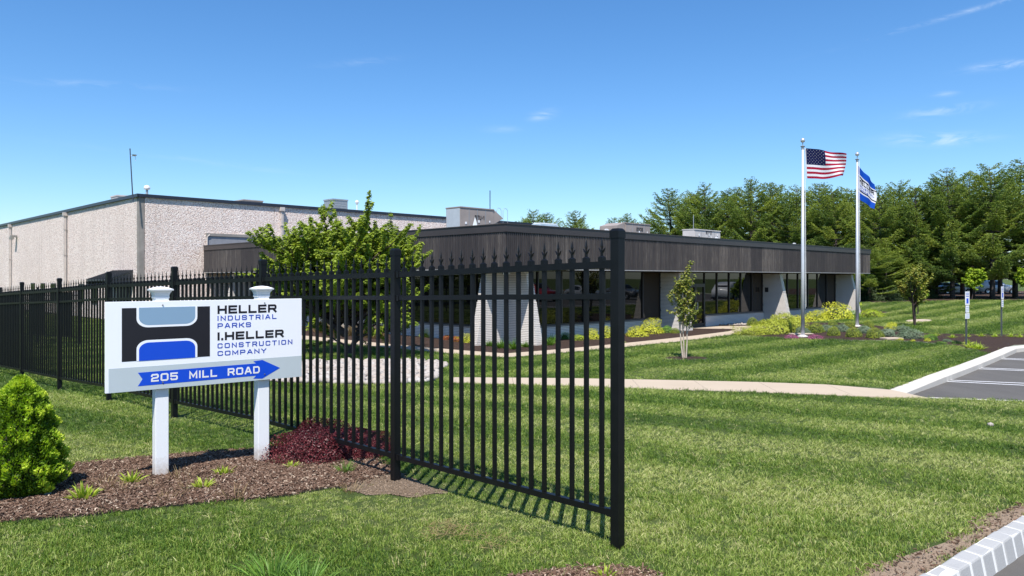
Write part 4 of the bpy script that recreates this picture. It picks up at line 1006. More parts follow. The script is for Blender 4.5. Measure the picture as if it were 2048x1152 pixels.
def flagmesh(name, fn, rows, nu, colour, mats, nsub=3):
    nv = rows * nsub; vs = [fn(i / nu, j / nv) for j in range(nv + 1) for i in range(nu + 1)]; fs = []; mi = []
    for j in range(nv):
        for i in range(nu):
            fs.append((j * (nu + 1) + i, j * (nu + 1) + i + 1, (j + 1) * (nu + 1) + i + 1, (j + 1) * (nu + 1) + i)); mi.append(colour((i + .5) / nu, j // nsub))
    me = bpy.data.meshes.new(name); me.from_pydata(vs, [], fs); me.polygons.foreach_set('material_index', mi); me.polygons.foreach_set('use_smooth', [True] * len(fs))
    for m in mats: me.materials.append(m)
    me.update(); return me
# striped flag: u from hoist to fly, v from top to bottom; flies to the right
FW, FH = 1.62, 1.19
def f1(u, v, dn=0):
    x = .10 + u * FW * (.93 + .02 * math.sin(v * 3)); 
    y = -.06 + .17 * math.sin(u * 4.6 + v * 1.6 - .5) * u + .12 * math.sin(u * 11 - v * 3.4) * u + .05 * math.sin(v * 5 + u * 7) * u
    z = -v * FH * (1 - .16 * u * u) - .10 * u - .27 * max(0, u - .35) ** 1.25 * (1 - v) ** 1.3 + .03 * math.sin(u * 9) * u
    x += -.07 * v * 0 + (.06 - .09 * v) * (1 - u) * 0 + .05 * v * (1 - u); x -= .16 * max(0, u - .75) * v * 1.2
    return Vector((x, y, z))
def f1c(u, r):
    if r < 7 and u < .5: return 2
    return 0 if r % 2 == 0 else 1
mats = [cloth['red'], cloth['white'], cloth['navy']]
top1 = (at(1605.5, Y1).x, Y1, zat(297, Y1))
flag = link('flag', flagmesh('flag', f1, 13, 72, f1c, mats), None, top1); setp(flag, 'red and white striped flag with white stars on navy, flying to the right', 'flag')
def on_cloth(fn, u, v, du=.01):
    p = fn(u, v); a = (fn(u + du, v) - p).normalized(); b = (fn(u, v + du) - p).normalized(); n = a.cross(b).normalized(); return p, a, b, n
st = MB()
for r_ in range(9):
    for c_ in range(6 if r_ % 2 == 0 else 5):
        u = (.5 / 6 * (c_ + (.5 if r_ % 2 == 0 else 1.0))) * .98 + .004; v = (r_ + .9) / 9.8 * 7 / 13
        p, a, b, n = on_cloth(f1, u, v)
        for s_ in (1, -1):
            ring = [p + n * s_ * .004 + (a * math.sin(k * math.pi / 5) - b * math.cos(k * math.pi / 5)) * (.0155 if k % 2 == 0 else .0065) for k in range(10)]
            st.add([p + n * s_ * .004] + ring, [(0, k + 1, (k + 1) % 10 + 1) for k in range(10)])
link('stars', st.mesh('stars', cloth['white'], fix=False), flag)
hb = MB(); hb.tube([f1(0, 0) + Vector((-.012, 0, .01)), f1(0, .5) + Vector((-.012, 0, 0)), f1(0, 1) + Vector((-.012, 0, -.01))], .014, 6); hb.build('hoist_band', cloth['white'], flag)
# banner: hangs slack, its fly end fallen
BH2, BW2 = 1.50, 1.75
def f2(u, v, dn=0):
    s = u * BW2; drop = .72 * u ** 1.05 + .06 * u * (1 - v)
    x = .06 + s * .56 + .055 * math.sin(v * 6 + u * 5) * u + .03 * math.sin(u * 14) * u
    y = s * .42 * (1 - .5 * u) + .10 * math.sin(u * 8 + v * 2.4) * u
    z = -v * BH2 * (1 - .20 * u) - drop * 1.0
    x -= .10 * max(0, u - .75) * 4 * v
    return Vector((x, y, z))
def f2c(u, r):
    if r < 5 or r >= 17: return 0
    if r in (6, 15): return 2
    return 1
banner = link('banner', flagmesh('banner', f2, 22, 44, f2c, [cloth['cblue'], cloth['white'], cloth['cblack']], 1), None, (at(1714.5, Y2).x, Y2, zat(332, Y2)))
setp(banner, 'blue and white company banner hanging slack from its pole', 'flag')
def TF(sgn):
    def T(x, y, z):
        p, a, b, n = on_cloth(f2, x / BW2, 1 - y / BH2); return p - n * (z + .004) * sgn
    return T
for s_ in (1, -1):
    bt = MB()
    letters(bt, 'HELLER', .10, 1.6, .80, 1.03, .05, TF(s_), gap=.3); bt.build('lettering', cloth['cblack'], banner)
    bt = MB(); letters(bt, 'INDUSTRIAL', .10, 1.6, .62, .74, .022, TF(s_), gap=.5); letters(bt, 'PARKS', .10, .95, .46, .57, .022, TF(s_), gap=.5); bt.build('lettering', cloth['cblue'], banner)
bt = MB(); bt.tube([f2(0, 0) + Vector((-.01, 0, .01)), f2(0, 1) + Vector((-.01, 0, 0))], .012, 6); bt.build('hoist_band', cloth['cblue'], banner)

# ------------------------------------------------------------------ parking signs
def parksign(px, py, plates, rz, label, top):
    p = gp(px, py); r = empty('parking_sign', p, rz, label, 'sign'); h = zat(top, p.y) - p.z
    mb = MB(); mb.beam((0, 0, -.3), (0, 0, h - .03), .05, .035, (1, 0, 0)); mb.build('post', M['signpost'], r)
    for k, (ya, yb, w) in enumerate(plates):
        za, zb = zat(ya, p.y) - p.z, zat(yb, p.y) - p.z; m_ = MB(); m_.box(-w / 2, w / 2, -.036, -.031, zb, za); pl = m_.build('plate', M['whitepl'], r, bevel=.002)
        if k == 0:
            b_ = MB(); b_.box(-w * .24, w * .24, -.038, -.0365, zb + (za - zb) * .12, zb + (za - zb) * .5); b_.build('symbol_panel', M['blue'], pl)
            b_ = MB()
            for j in range(3): b_.box(-w * .36, w * .36, -.038, -.0365, zb + (za - zb) * (.62 + .12 * j), zb + (za - zb) * (.66 + .12 * j))
            b_.build('printed_line', M['textblue'], pl)
        else:
            b_ = MB()
            for j in range(3): b_.box(-w * .38, w * .38, -.038, -.0365, zb + (za - zb) * (.2 + .25 * j), zb + (za - zb) * (.28 + .25 * j))
            b_.build('printed_line', M['steelblue'], pl)
    return r
parksign(1932.5, 691, [(583, 610, .30), (611, 625, .24), (626.5, 637.5, .30)], R(35), 'nearer parking sign of three white plates on a dark post', 583)
parksign(2003, 673, [(573, 598, .30), (599, 614, .24)], R(42), 'further parking sign seen nearly edge on behind the lot kerb', 572)

# ------------------------------------------------------------------ foliage builders (numpy)
def unit(v): return v / np.maximum(1e-9, np.linalg.norm(v, axis=-1, keepdims=True))
def leaves(C, N, size, g, aspect=1.9, fold=.25):
    """diamond leaves: centres C, outward normals N"""
    n = len(C); N = unit(N); r = g.normal(size=(n, 3)); A = unit(np.cross(N, r)); B = np.cross(N, A)
    s = (size * g.uniform(.65, 1.3, n))[:, None]
    tip = C + A * s * .5 * aspect; base = C - A * s * .5 * aspect; l = C + B * s * .5 + N * s * fold; r_ = C - B * s * .5 + N * s * fold
    V = np.stack([base, r_, tip, l], 1).reshape(-1, 3); i = np.arange(n)[:, None] * 4
    F = np.concatenate([i + [[0, 1, 2]], i + [[0, 2, 3]]], 1).reshape(-1, 3)
    return V, F
def blades(P, D, L, W, g, bend=.4, seg=3):
    """grass-like strips from base points P along D, bending down"""
    n = len(P); D = unit(D); side = unit(np.cross(D, np.array([0, 0, 1.]) + g.normal(size=(n, 3)) * .15)); out = D * [1, 1, 0]
    Vs = []
    for k in range(seg + 1):
        t = k / seg; c = P + D * (L * t)[:, None] + out * (bend * L * t * t)[:, None] * .6 - np.array([0, 0, 1.]) * (bend * L * t ** 2.2 * np.linalg.norm(out, axis=1))[:, None] * .9
        w = (W * (1 - t ** 1.6) * .5 + .0003)[:, None]; Vs += [c - side * w, c + side * w]
    V = np.stack(Vs, 1).reshape(-1, 3); m = 2 * (seg + 1); i = np.arange(n)[:, None] * m; F = []
    for k in range(seg): F += [i + [[2 * k, 2 * k + 1, 2 * k + 3]], i + [[2 * k, 2 * k + 3, 2 * k + 2]]]
    return V, np.concatenate(F, 1).reshape(-1, 3)
def lump(dirs, g, k=14, amp=.22, sharp=7):
    c = unit(g.normal(size=(k, 3))); a = g.uniform(.3, 1, k)
    return 1 + amp * ((np.exp(sharp * (dirs @ c.T - 1)) * a).sum(1) - .35)
def dome_mesh(name, g, n=1500, leaf=.05, mat='greenleaf', flat=.75, amp=.3, inner=.25, core='core', up=.5, k=16, aspect=1.8, cone=0):
    """unit-radius rounded shrub: leaves in a lumpy shell about a dark twiggy heart"""
    d = unit(g.normal(size=(n, 3))); d[:, 2] = np.abs(d[:, 2]) * 1.02 - .10; d = unit(d)
    rr = (lump(d, g, k, amp * .6) + lump(d, g, k * 5, amp * .55, 34) - 1) * (1 - inner * g.random(n) ** 1.5) * g.normal(1, .035, n)
    C = d * rr[:, None]; C[:, 2] = C[:, 2] * flat
    if cone: 
        z = C[:, 2] / flat; C[:, :2] *= (1.0 - cone * np.clip(z, 0, 1) ** 1.3)[:, None]
    C[:, 2] += .12
    C[:, 2] = np.maximum(C[:, 2], .01)
    N = d + g.normal(size=(n, 3)) * .55 + [0, 0, up]
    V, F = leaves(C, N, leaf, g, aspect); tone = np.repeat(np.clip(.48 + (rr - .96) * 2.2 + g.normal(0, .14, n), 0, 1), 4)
    me = npmesh('foliage', V, F, M[mat], tone)
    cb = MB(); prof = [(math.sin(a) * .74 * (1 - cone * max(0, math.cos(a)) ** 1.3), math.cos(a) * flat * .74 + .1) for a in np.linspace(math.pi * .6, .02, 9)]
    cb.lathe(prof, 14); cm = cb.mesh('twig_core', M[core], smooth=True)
    return me, cm
def shrub(proto, name, p, r, hs, label, cat='shrub', group=None, rz=None):
    t = empty(name, p, random.uniform(0, 6.28) if rz is None else rz, label, cat, group)
    a = link('foliage', proto[0], t); b = link('twig_core', proto[1], t)
    for o in (a, b): o.scale = (r, r, r * hs)
    return t

# ---- pines
def pine_mesh(g, Ht=12.0, wide=3.4):
    tb = MB(); n = 14; sway = [g.normal(0, .06), g.normal(0, .06)]
    pts = [Vector((sway[0] * t * t * 6, sway[1] * t * t * 6, t * Ht * .97)) for t in np.linspace(0, 1, n)]
    tb.tube(pts, [.20 * (1 - t) ** .8 + .018 for t in np.linspace(0, 1, n)], 7)
    TC = []; TN = []; TT = []; TS = []
    z = 1.9; 
    while z < Ht * .985:
        t = z / Ht; pz = pts[0].lerp(pts[-1], 1) * t
        prof = min(1, .55 + t * 1.6) * (1 - t ** 1.75) ** .9
        nl = int(g.integers(4, 7)) if t < .9 else 3
        a0 = g.random() * 6.28
        for k in range(nl):
            a = a0 + k * 6.28 / nl + g.normal(0, .3); L = wide * prof * g.uniform(.5, 1.15) + .25
            rise = (.08 + .6 * t ** 2) + g.normal(0, .045); tone = g.uniform(.05, .95)
            dh = np.array([math.cos(a), math.sin(a), 0.]); sg = 6
            lp = [np.array([sway[0] * t * t * 6, sway[1] * t * t * 6, z]) + dh * L * s + np.array([0, 0, 1]) * L * (rise * s - .14 * math.sin(s * 3.14) + .16 * s * s) for s in np.linspace(0, 1, sg)]
            tb.tube([Vector(q) for q in lp], [.055 * (1 - s) * (1 - t * .6) + .008 for s in np.linspace(0, 1, sg)], 4, cap=False)
            sidev = np.array([-dh[1], dh[0], 0])
            ns = max(4, int(L * 9))
            for j in range(ns):
                s = .28 + .74 * (j + g.random() * .6) / ns; s = min(s, 1.02); i0 = min(int(s * (sg - 1)), sg - 2); f = s * (sg - 1) - i0
                c = lp[i0] * (1 - f) + lp[i0 + 1] * f
                tl = (.22 + .62 * (1 - abs(s - .6) * 1.5)) * min(1, L / 2.4 + .25) * g.uniform(.7, 1.2)
                for sd_ in (-1, 1):
                    dv = unit((sidev * sd_ * .85 + dh * .65 + np.array([0, 0, .12 + g.normal(0, .06)]))[None])[0]
                    m_ = max(2, int(tl * 7.5))
                    for q in range(m_):
                        e = (q + .6) / m_; TC.append(c + dv * tl * e + g.normal(0, 1, 3) * [.05, .05, .03]); TN.append(dv * .5 + dh * .35 + [0, 0, .75]); TT.append(np.clip(tone * .75 + .25 * g.random(), 0, 1)); TS.append(.20 * (1 - .35 * t))
        z += g.uniform(.52, .86) * (1 - .4 * t)
    TC = np.array(TC); TN = unit(np.array(TN)); TT = np.array(TT); TS = np.array(TS); n = len(TC); K = 9
    d = unit(TN[:, None, :] * .75 + unit(g.normal(size=(n, K, 3)))) * [1, 1, .62]; L = (TS[:, None] * g.uniform(.75, 1.35, (n, K)))[..., None]
    s = unit(np.cross(d, g.normal(size=(n, K, 3)) * .55 + [0, 0, 1.])) * .030
    c = TC[:, None, :] - d * .03
    V = np.stack([c - s, c + s, c + d * L], 2).reshape(-1, 3); F = np.arange(len(V)).reshape(-1, 3)
    me = npmesh('needles', V, F, M['pine'], np.repeat(TT, K * 3))
    return tb.mesh('trunk', M['pinebark'], smooth=True), me
PINES = [pine_mesh(np.random.default_rng(20 + i), 12.0, w) for i, w in enumerate((4.1, 4.6, 3.9, 4.8, 4.3))]
def pine(px, Y, ytop, v, label, wide=1.0, xy=None):
    p = at(px, Y) if xy is None else Vector((*xy, Hz(*xy))); h = (zat(ytop, Y) - p.z) if xy is None else ytop
    t = empty('pine_tree', p, random.uniform(0, 6.28), label, 'pine tree', 'pine trees beyond the office and the far lawn'); s = h / 12.0
    for nm, me in (('trunk', PINES[v][0]), ('crown', PINES[v][1])):
        o = link(nm, me, t); o.scale = (s * wide * (1.02), s * wide * 1.02, s)
    return t
plist = [ # px, depth, top, variant, width, label
 (1072, 112, 420, 0, 1.1, 'left pine of the distant clump showing over the office roof corner'), (1098, 118, 425, 2, 1.0, 'middle pine of the distant clump over the office roof corner'), (1146, 112, 423, 1, .95, 'right pine of the distant clump over the office roof corner'), 
 (1052, 118, 434, 3, .8, 'low dark pine at the left fringe of the distant clump'), (1160, 118, 438, 4, .8, 'low pine at the right fringe of the distant clump'), 
 (1222, 108, 434, 2, .9, 'low pine just right of the tall fence post top'), (1255, 104, 428, 4, 1.0, 'pine behind the tan roof unit with white stickers'), (1292, 102, 432, 0, 1.0, 'pine right behind the second tan roof unit'),
 (1346, 88, 378, 1, 1.05, 'leftmost tall pine of the main row, reaching out over the roof'), (1382, 86, 382, 3, .9, 'pine behind the pale grey roof unit'), (1412, 80, 368, 0, 1.0, 'tall pine second group right of the pale roof unit'), (1458, 84, 378, 2, 1.0, 'pine between the pale roof unit and the roof middle'),
 (1503, 78, 356, 4, 1.05, 'highest pine above the middle of the long fascia'), (1548, 82, 366, 1, 1.0, 'pine left of the nearer flagpole top'), (1590, 76, 372, 3, 1.0, 'pine just left of the nearer flagpole'), (1632, 80, 366, 0, 1.0, 'pine beneath the striped flag'), (1675, 74, 376, 2, 1.05, 'pine between the two flagpoles'),
 (1722, 78, 373, 4, 1.0, 'pine behind the blue and white banner'), (1762, 71, 372, 1, 1.0, 'pine rising right of the banner'), (1800, 76, 361, 3, .95, 'pine with bare twiggy tip right of the office end'), (1838, 70, 372, 0, 1.0, 'pine above the bronze crowned lawn tree'), (1872, 74, 352, 2, 1.0, 'slender topped pine left of the parking sign'),
 (1905, 68, 338, 4, 1.0, 'tall pine behind the bright round tree'), (1945, 73, 345, 1, 1.0, 'pine directly over the nearer parking sign'), (1985, 67, 326, 3, 1.05, 'tall broad pine left of the further parking sign'), (2030, 71, 318, 0, 1.05, 'tallest pine at the right edge of the photo'), (2085, 67, 330, 2, 1.05, 'pine just beyond the right edge'), (2140, 70, 335, 4, 1.0, 'second pine beyond the right edge'),
 (1640, 90, 372, 1, 1.2, 'pine of the second row under the striped flag'), (1700, 92, 374, 3, 1.2, 'pine of the second row between the flagpoles'), (1560, 92, 372, 0, 1.2, 'pine of the second row left of the nearer flagpole'), (1480, 94, 376, 4, 1.2, 'pine of the second row over the middle of the fascia'), (1400, 96, 384, 2, 1.2, 'pine of the second row behind the pale roof unit'), (1775, 86, 380, 2, 1.1, 'pine of the second row behind the banner'), (1858, 88, 372, 4, 1.1, 'pine of the second row behind the lawn tree'), (1925, 86, 366, 0, 1.1, 'pine of the second row behind the bright tree'), (2000, 88, 358, 1, 1.1, 'pine of the second row at the right'),
 (1738, 66, 490, 1, 1.9, 'short spreading pine against the far office corner'), (1772, 68, 505, 3, 2.1, 'short spreading pine left of the bronze tipped lawn tree'), (1812, 70, 480, 4, 1.8, 'short pine behind the bronze tipped lawn tree'), (1868, 70, 500, 2, 1.9, 'short spreading pine left of the nearer parking sign top')]
for px, Y, yt, v, w, lb in plist: pine(px, Y, yt, v, lb, w)
for xy, h, v, lb in (((-46, 18), 10, 0, 'second'), ((-50, 26), 11, 1, 'third'), ((-44, 8), 10, 2, 'first'), ((-55, 34), 12, 3, 'fifth'), ((-52, 13), 11, 0, 'hidden'), ((-48, 38), 12, 1, 'furthest')): pine(0, 0, h, v, lb + ' pine of the row out of view to the left of the warehouse', 1.25, xy)

# ---- broadleaf trees
def limb(tb, g, p, d, L, r, seg=6, grav=.0, wob=.16):
    pts = [p.copy()]; d = d / np.linalg.norm(d)
    for i in range(seg):
        d = unit((d + g.normal(0, wob, 3) + [0, 0, grav])[None])[0]; pts.append(pts[-1] + d * L / seg)
    tb.tube([Vector(q) for q in pts], [r * (1 - .75 * i / seg) for i in range(seg + 1)], 6 if r > .02 else 4, cap=False)
    return pts, d
def broadleaf(g, trunks, spread, n1, n2, leafsize, perleaf, mat, bark, r0=.07, grav1=.05, l1=(1, 1), l2=(.5, 1), start=.0, twig_gap=.06, up2=.5, droop=.3, wob=.14):
    tb = MB(); LC = []; LN = []; LT = []
    for (p, d, L) in trunks:
        pts, dd = limb(tb, g, np.array(p, float), np.array(d, float), L, r0, 7, .0, .05)
        for k in range(n1):
            f = start + (1 - start) * (k + .5) / n1; i = min(int(f * 7), 6); base = pts[i] * (1 - (f * 7 - i)) + pts[i + 1] * (f * 7 - i)
            a = g.random() * 6.28; out = np.array([math.cos(a), math.sin(a), 0.]) * spread + np.array([0, 0, .55 + .5 * f])
            Lb = g.uniform(*l1) * (1 - .35 * f); bp, bd = limb(tb, g, base, out, Lb, r0 * .42, 6, grav1, wob)
            for j in range(n2):
                q = .25 + .75 * (j + .5) / n2; ii = min(int(q * 6), 5); b2 = bp[ii] * (1 - (q * 6 - ii)) + bp[ii + 1] * (q * 6 - ii)
                v = unit((bd * .6 + g.normal(0, .55, 3) + [0, 0, up2])[None])[0]; Lt = g.uniform(*l2) * (1.1 - .4 * q); tp, td = limb(tb, g, b2, v, Lt, r0 * .14, 4, .03, .12)
                tone = g.uniform(.1, .9); ln = max(3, int(Lt / twig_gap))
                for m_ in range(ln):
                    e = .15 + .9 * (m_ + g.random()) / ln; e = min(e, 1); i3 = min(int(e * 4), 3); c = tp[i3] * (1 - (e * 4 - i3)) + tp[i3 + 1] * (e * 4 - i3)
                    for _ in range(perleaf):
                        o = g.normal(0, 1, 3); o /= np.linalg.norm(o); LC.append(c + o * leafsize * .8 + [0, 0, -droop * leafsize]); LN.append(o * .6 + [0, 0, .8]); LT.append(tone * .7 + .3 * g.random())
    V, F = leaves(np.array(LC), np.array(LN), leafsize, g, 1.45, .18)
    return tb.mesh('trunk', M[bark], smooth=True), npmesh('crown_leaves', V, F, M[mat], np.repeat(np.array(LT), 4))
def tree(meshes, name, p, label, s=1, rz=0, cat='tree', sz=1):
    t = empty(name, p, rz, label, cat)
    for nm, me in (('trunk', meshes[0]), ('crown', meshes[1])):
        o = link(nm, me, t); o.scale = (s, s, s * sz)
    return t
g = np.random.default_rng(4)
tr = [((0, 0, .8), (.0, -.5, 1), 1.5), ((0, 0, .8), (-.1, .5, 1), 1.5), ((-.05, 0, .5), (-1.0, -.25, .8), 1.5), ((.03, 0, -.1), (.25, .1, 1), 1.5), ((-.03, 0, .55), (-.75, .0, .75), 1.1), ((.1, .05, 1.0), (.3, .1, 1), 1.5), ((-.1, 0, .9), (-.35, -.3, 1), 1.6), ((.1, .1, .8), (.7, .4, .8), 1.2)]
mp_ = broadleaf(g, tr, 1.35, 10, 13, .062, 7, 'maple', 'bark', r0=.085, grav1=.045, l1=(1.7, 3.0), l2=(.5, 1.15), start=.12, twig_gap=.05, up2=.55)
p = gp(694, 708); tree(mp_, 'maple_tree', p, 'leafy green maple with dark trunk standing behind the fence in front of the office', 1.22, 0, sz=.95)
g = np.random.default_rng(9)
tr = [((-.035, 0, -.05), (-.06, .02, 1), 1.55), ((.0, .02, -.05), (.01, .03, 1), 1.8), ((.035, 0, -.05), (.07, -.03, 1), 1.6)]
mc = broadleaf(g, tr, .44, 9, 7, .042, 3, 'crape', 'palebark', r0=.022, grav1=.06, l1=(.38, .72), l2=(.16, .38), start=.36, twig_gap=.032, up2=.6, wob=.1)
p = gp(1369, 716); tree(mc, 'young_tree', p, 'slim young tree with pale triple stem and bronze green leaves in a mulch ring', 1.2)
g = np.random.default_rng(12)
tr = [((0, 0, -.05), (.0, .0, 1), 1.4), ((-.05, 0, .0), (-.12, .05, 1), 1.9), ((.05, 0, .0), (.15, -.05, 1), 1.9)]
mt = broadleaf(g, tr, .85, 10, 6, .065, 3, 'crape', 'bark', r0=.045, grav1=.07, l1=(.6, 1.15), l2=(.25, .6), start=.42, twig_gap=.045, up2=.5)
p = gp(1829, 652); tree(mt, 'lawn_tree', p, 'vase shaped lawn tree with bronze tips right of the office end', 1.12, 1.0)
g = np.random.default_rng(13)
mb_ = broadleaf(g, [((0, 0, -.05), (0, .02, 1), 2.2)], .95, 22, 10, .12, 5, 'bright', 'bark', r0=.05, grav1=.02, l1=(.55, 1.25), l2=(.3, .65), start=.45, twig_gap=.06, up2=.35)
p = at(1943, 61.5); tree(mb_, 'lawn_tree', p, 'small round bright yellow green tree in front of the pines', 1.0, .4, sz=.98)
p = at(1836, 46); tree(mb_, 'lawn_tree', p, 'yellow green tree half hidden behind the bronze tipped lawn tree', .82, 2.0)
p = at(2061, 59); tree(mb_, 'lawn_tree', p, 'bright yellow green tree cut by the right edge of the photo', .98, 3.1)
# under-pine shade: dark bush shapes stand in for the shadow by the office end
g = np.random.default_rng(31)
P_dark = dome_mesh('dark', g, 1500, .11, 'greenleaf', .7, .5)
P_shade = dome_mesh('dk', g, 9000, .035, 'shade', .8, .5, k=30, aspect=3)
for k, (px, Y, r) in enumerate(((1765, 66, 1.2), (1800, 67, 1.1), (1745, 69, 1.4), (1835, 70, 1.2), (1718, 71, 1.5))):
    shrub(P_shade, 'shade_bush', at(px, Y), r, (.95, .6, 1.1, .8, 1.0)[k], ('dark bush shape standing for pine shade at the bed edge beyond the office end', 'low dark bush shape standing for shade left of the far lawn', 'tall dark bush shape standing for shade beside the far office corner', 'dark bush shape standing for shade behind the bronze tipped tree', 'dark bush shape standing for shade, mostly hidden by the office end')[k], 'bush')

# ---- golden conical evergreen by the sign
g = np.random.default_rng(41)
def cone_bush():
    n = 30000; u = g.random(n); z = u ** 1.25; a = g.random(n) * 6.2832
    prof = np.interp(z, [0, .06, .2, .45, .7, .88, 1.0], [.72, .95, 1.02, .93, .68, .42, .06])
    k = 130; cz = g.random(k) ** 1.1; ca = g.random(k) * 6.28; cr = g.uniform(.7, 1.25, k)
    da = np.abs((a[:, None] - ca + np.pi) % 6.2832 - np.pi) * np.maximum(.15, prof)[:, None]; dz = (z[:, None] - cz) * 2.2
    w = np.exp(-(da ** 2 + dz ** 2) / .017); hgt = (w * cr).max(1)
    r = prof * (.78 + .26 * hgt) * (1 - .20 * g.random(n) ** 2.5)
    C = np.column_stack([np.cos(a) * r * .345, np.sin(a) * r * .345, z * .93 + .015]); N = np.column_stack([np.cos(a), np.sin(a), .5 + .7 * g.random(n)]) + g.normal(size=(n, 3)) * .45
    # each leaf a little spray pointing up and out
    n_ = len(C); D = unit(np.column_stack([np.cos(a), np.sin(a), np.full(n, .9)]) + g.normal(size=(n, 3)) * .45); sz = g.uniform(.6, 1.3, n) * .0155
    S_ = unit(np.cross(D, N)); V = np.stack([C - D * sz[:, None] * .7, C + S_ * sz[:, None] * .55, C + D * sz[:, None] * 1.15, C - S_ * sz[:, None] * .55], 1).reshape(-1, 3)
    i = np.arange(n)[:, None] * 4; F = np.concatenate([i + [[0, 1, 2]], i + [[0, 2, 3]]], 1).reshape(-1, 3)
    tone = np.clip((hgt - .38) * 1.0 + (r / np.maximum(prof, .05) - .8) * .9 + g.normal(0, .12, n), 0, 1)  # clump highlights and dark gaps between clumps are put into the leaf colour
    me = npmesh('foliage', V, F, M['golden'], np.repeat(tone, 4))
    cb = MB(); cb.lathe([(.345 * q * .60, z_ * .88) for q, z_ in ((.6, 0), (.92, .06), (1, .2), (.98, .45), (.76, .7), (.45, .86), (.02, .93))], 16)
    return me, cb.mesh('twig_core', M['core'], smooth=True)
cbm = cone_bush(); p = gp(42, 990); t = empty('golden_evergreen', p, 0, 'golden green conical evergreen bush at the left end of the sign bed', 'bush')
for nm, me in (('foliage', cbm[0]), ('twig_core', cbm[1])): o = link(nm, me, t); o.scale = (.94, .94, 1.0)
# ---- red barberry, in front of and through the fence
g = np.random.default_rng(42)
def barb(g, n=26000):
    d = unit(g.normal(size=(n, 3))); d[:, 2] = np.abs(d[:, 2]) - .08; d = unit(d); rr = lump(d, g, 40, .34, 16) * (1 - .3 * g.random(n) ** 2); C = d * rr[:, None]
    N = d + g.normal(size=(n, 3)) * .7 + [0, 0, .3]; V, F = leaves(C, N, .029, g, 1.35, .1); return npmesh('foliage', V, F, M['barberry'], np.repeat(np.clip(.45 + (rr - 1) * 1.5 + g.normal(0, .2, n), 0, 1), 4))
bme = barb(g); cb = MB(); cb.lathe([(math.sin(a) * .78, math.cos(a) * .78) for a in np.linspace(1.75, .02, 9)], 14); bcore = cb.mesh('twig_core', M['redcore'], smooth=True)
def barberry(p, s, lb, rz):
    t = empty('barberry_bush', p, rz, lb, 'bush')
    for nm, me in (('foliage', bme), ('twig_core', bcore)): o = link(nm, me, t); o.scale = s
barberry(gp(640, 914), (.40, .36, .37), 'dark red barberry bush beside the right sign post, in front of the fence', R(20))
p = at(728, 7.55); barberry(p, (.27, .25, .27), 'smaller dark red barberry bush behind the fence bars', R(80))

# ---- strappy clumps
def clump_mesh(g, n, L, W, mat, spread=.8, bend=.5, r=.05, seg=3):
    a = g.random(n) * 6.28; q = g.random(n) ** .6; P = np.column_stack([np.cos(a) * q * r, np.sin(a) * q * r, np.zeros(n)])
    D = np.column_stack([np.cos(a) * q * spread, np.sin(a) * q * spread, np.ones(n)]) + g.normal(0, .12, (n, 3))
    V, F = blades(P, D, L * g.uniform(.6, 1.15, n), np.full(n, W), g, bend, seg); return npmesh('leaf_blades', V, F, M[mat], np.repeat(np.clip(q * .5 + g.random(n) * .5, 0, 1), 2 * (seg + 1)))
def clump(me, name, p, s, label, cat='plant', group=None, sz=1):
    o = link(name, me, None, p, (0, 0, random.uniform(0, 6.28))); o.scale = (s, s, s * sz); return setp(o, label, cat, group)
H1 = [clump_mesh(g, 46, .135, .026, 'hosta', .6, .7, .055, 4) for _ in range(2)]
for (px, py, s, lb) in ((168, 1000, 1.15, 'yellow green daylily tuft nearest the golden evergreen'), (262, 968, .95, 'yellow green daylily tuft left of the left sign post foot'), (405, 978, .85, 'small yellow green tuft between the sign posts, lower one'), (446, 952, .85, 'small yellow green tuft between the sign posts, upper one'), (583, 938, .62, 'tiny yellow green tuft below the barberry bush'), (1211, 1158, .62, 'yellow green tuft at the bottom edge under the fence end')):
    clump(H1[px % 2], 'daylily', gp(px, py), s, lb)
gr1 = clump_mesh(g, 90, .17, .006, 'greenleaf', .7, .5, .06, 3); clump(gr1, 'grass_tuft', gp(690, 948), .85, 'thin green grass tuft at the right end of the sign bed')
gr2 = clump_mesh(g, 150, .22, .007, 'greenleaf', .8, .6, .10, 4); clump(gr2, 'grass_tuft', gp(545, 1170), 1.0, 'long bladed grass tuft at the bottom edge of the photo'); clump(gr2, 'grass_tuft', gp(610, 1185), .9, 'second long bladed grass tuft at the bottom edge, right of the first')
wd = clump_mesh(g, 40, .13, .003, 'tangrass', 1.0, .3, .08, 2)
for px, py in ((240, 985), (300, 980), (330, 1005), (360, 960), (210, 975), (372, 985), (700, 985), (470, 1000)):
    clump(wd, 'dry_weed', gp(px, py), random.uniform(.8, 1.3), 'wispy dry straw coloured weed ' + {240: 'right of the golden evergreen', 300: 'just before the left sign post', 330: 'lowest, below the left sign post', 360: 'right against the left sign post foot', 210: 'nearest the golden evergreen', 372: 'between the left sign post and the tufts', 700: 'at the right end of the sign bed', 470: 'in the middle of the sign bed'}[px], 'weed', 'dry weeds in the sign bed', .9)
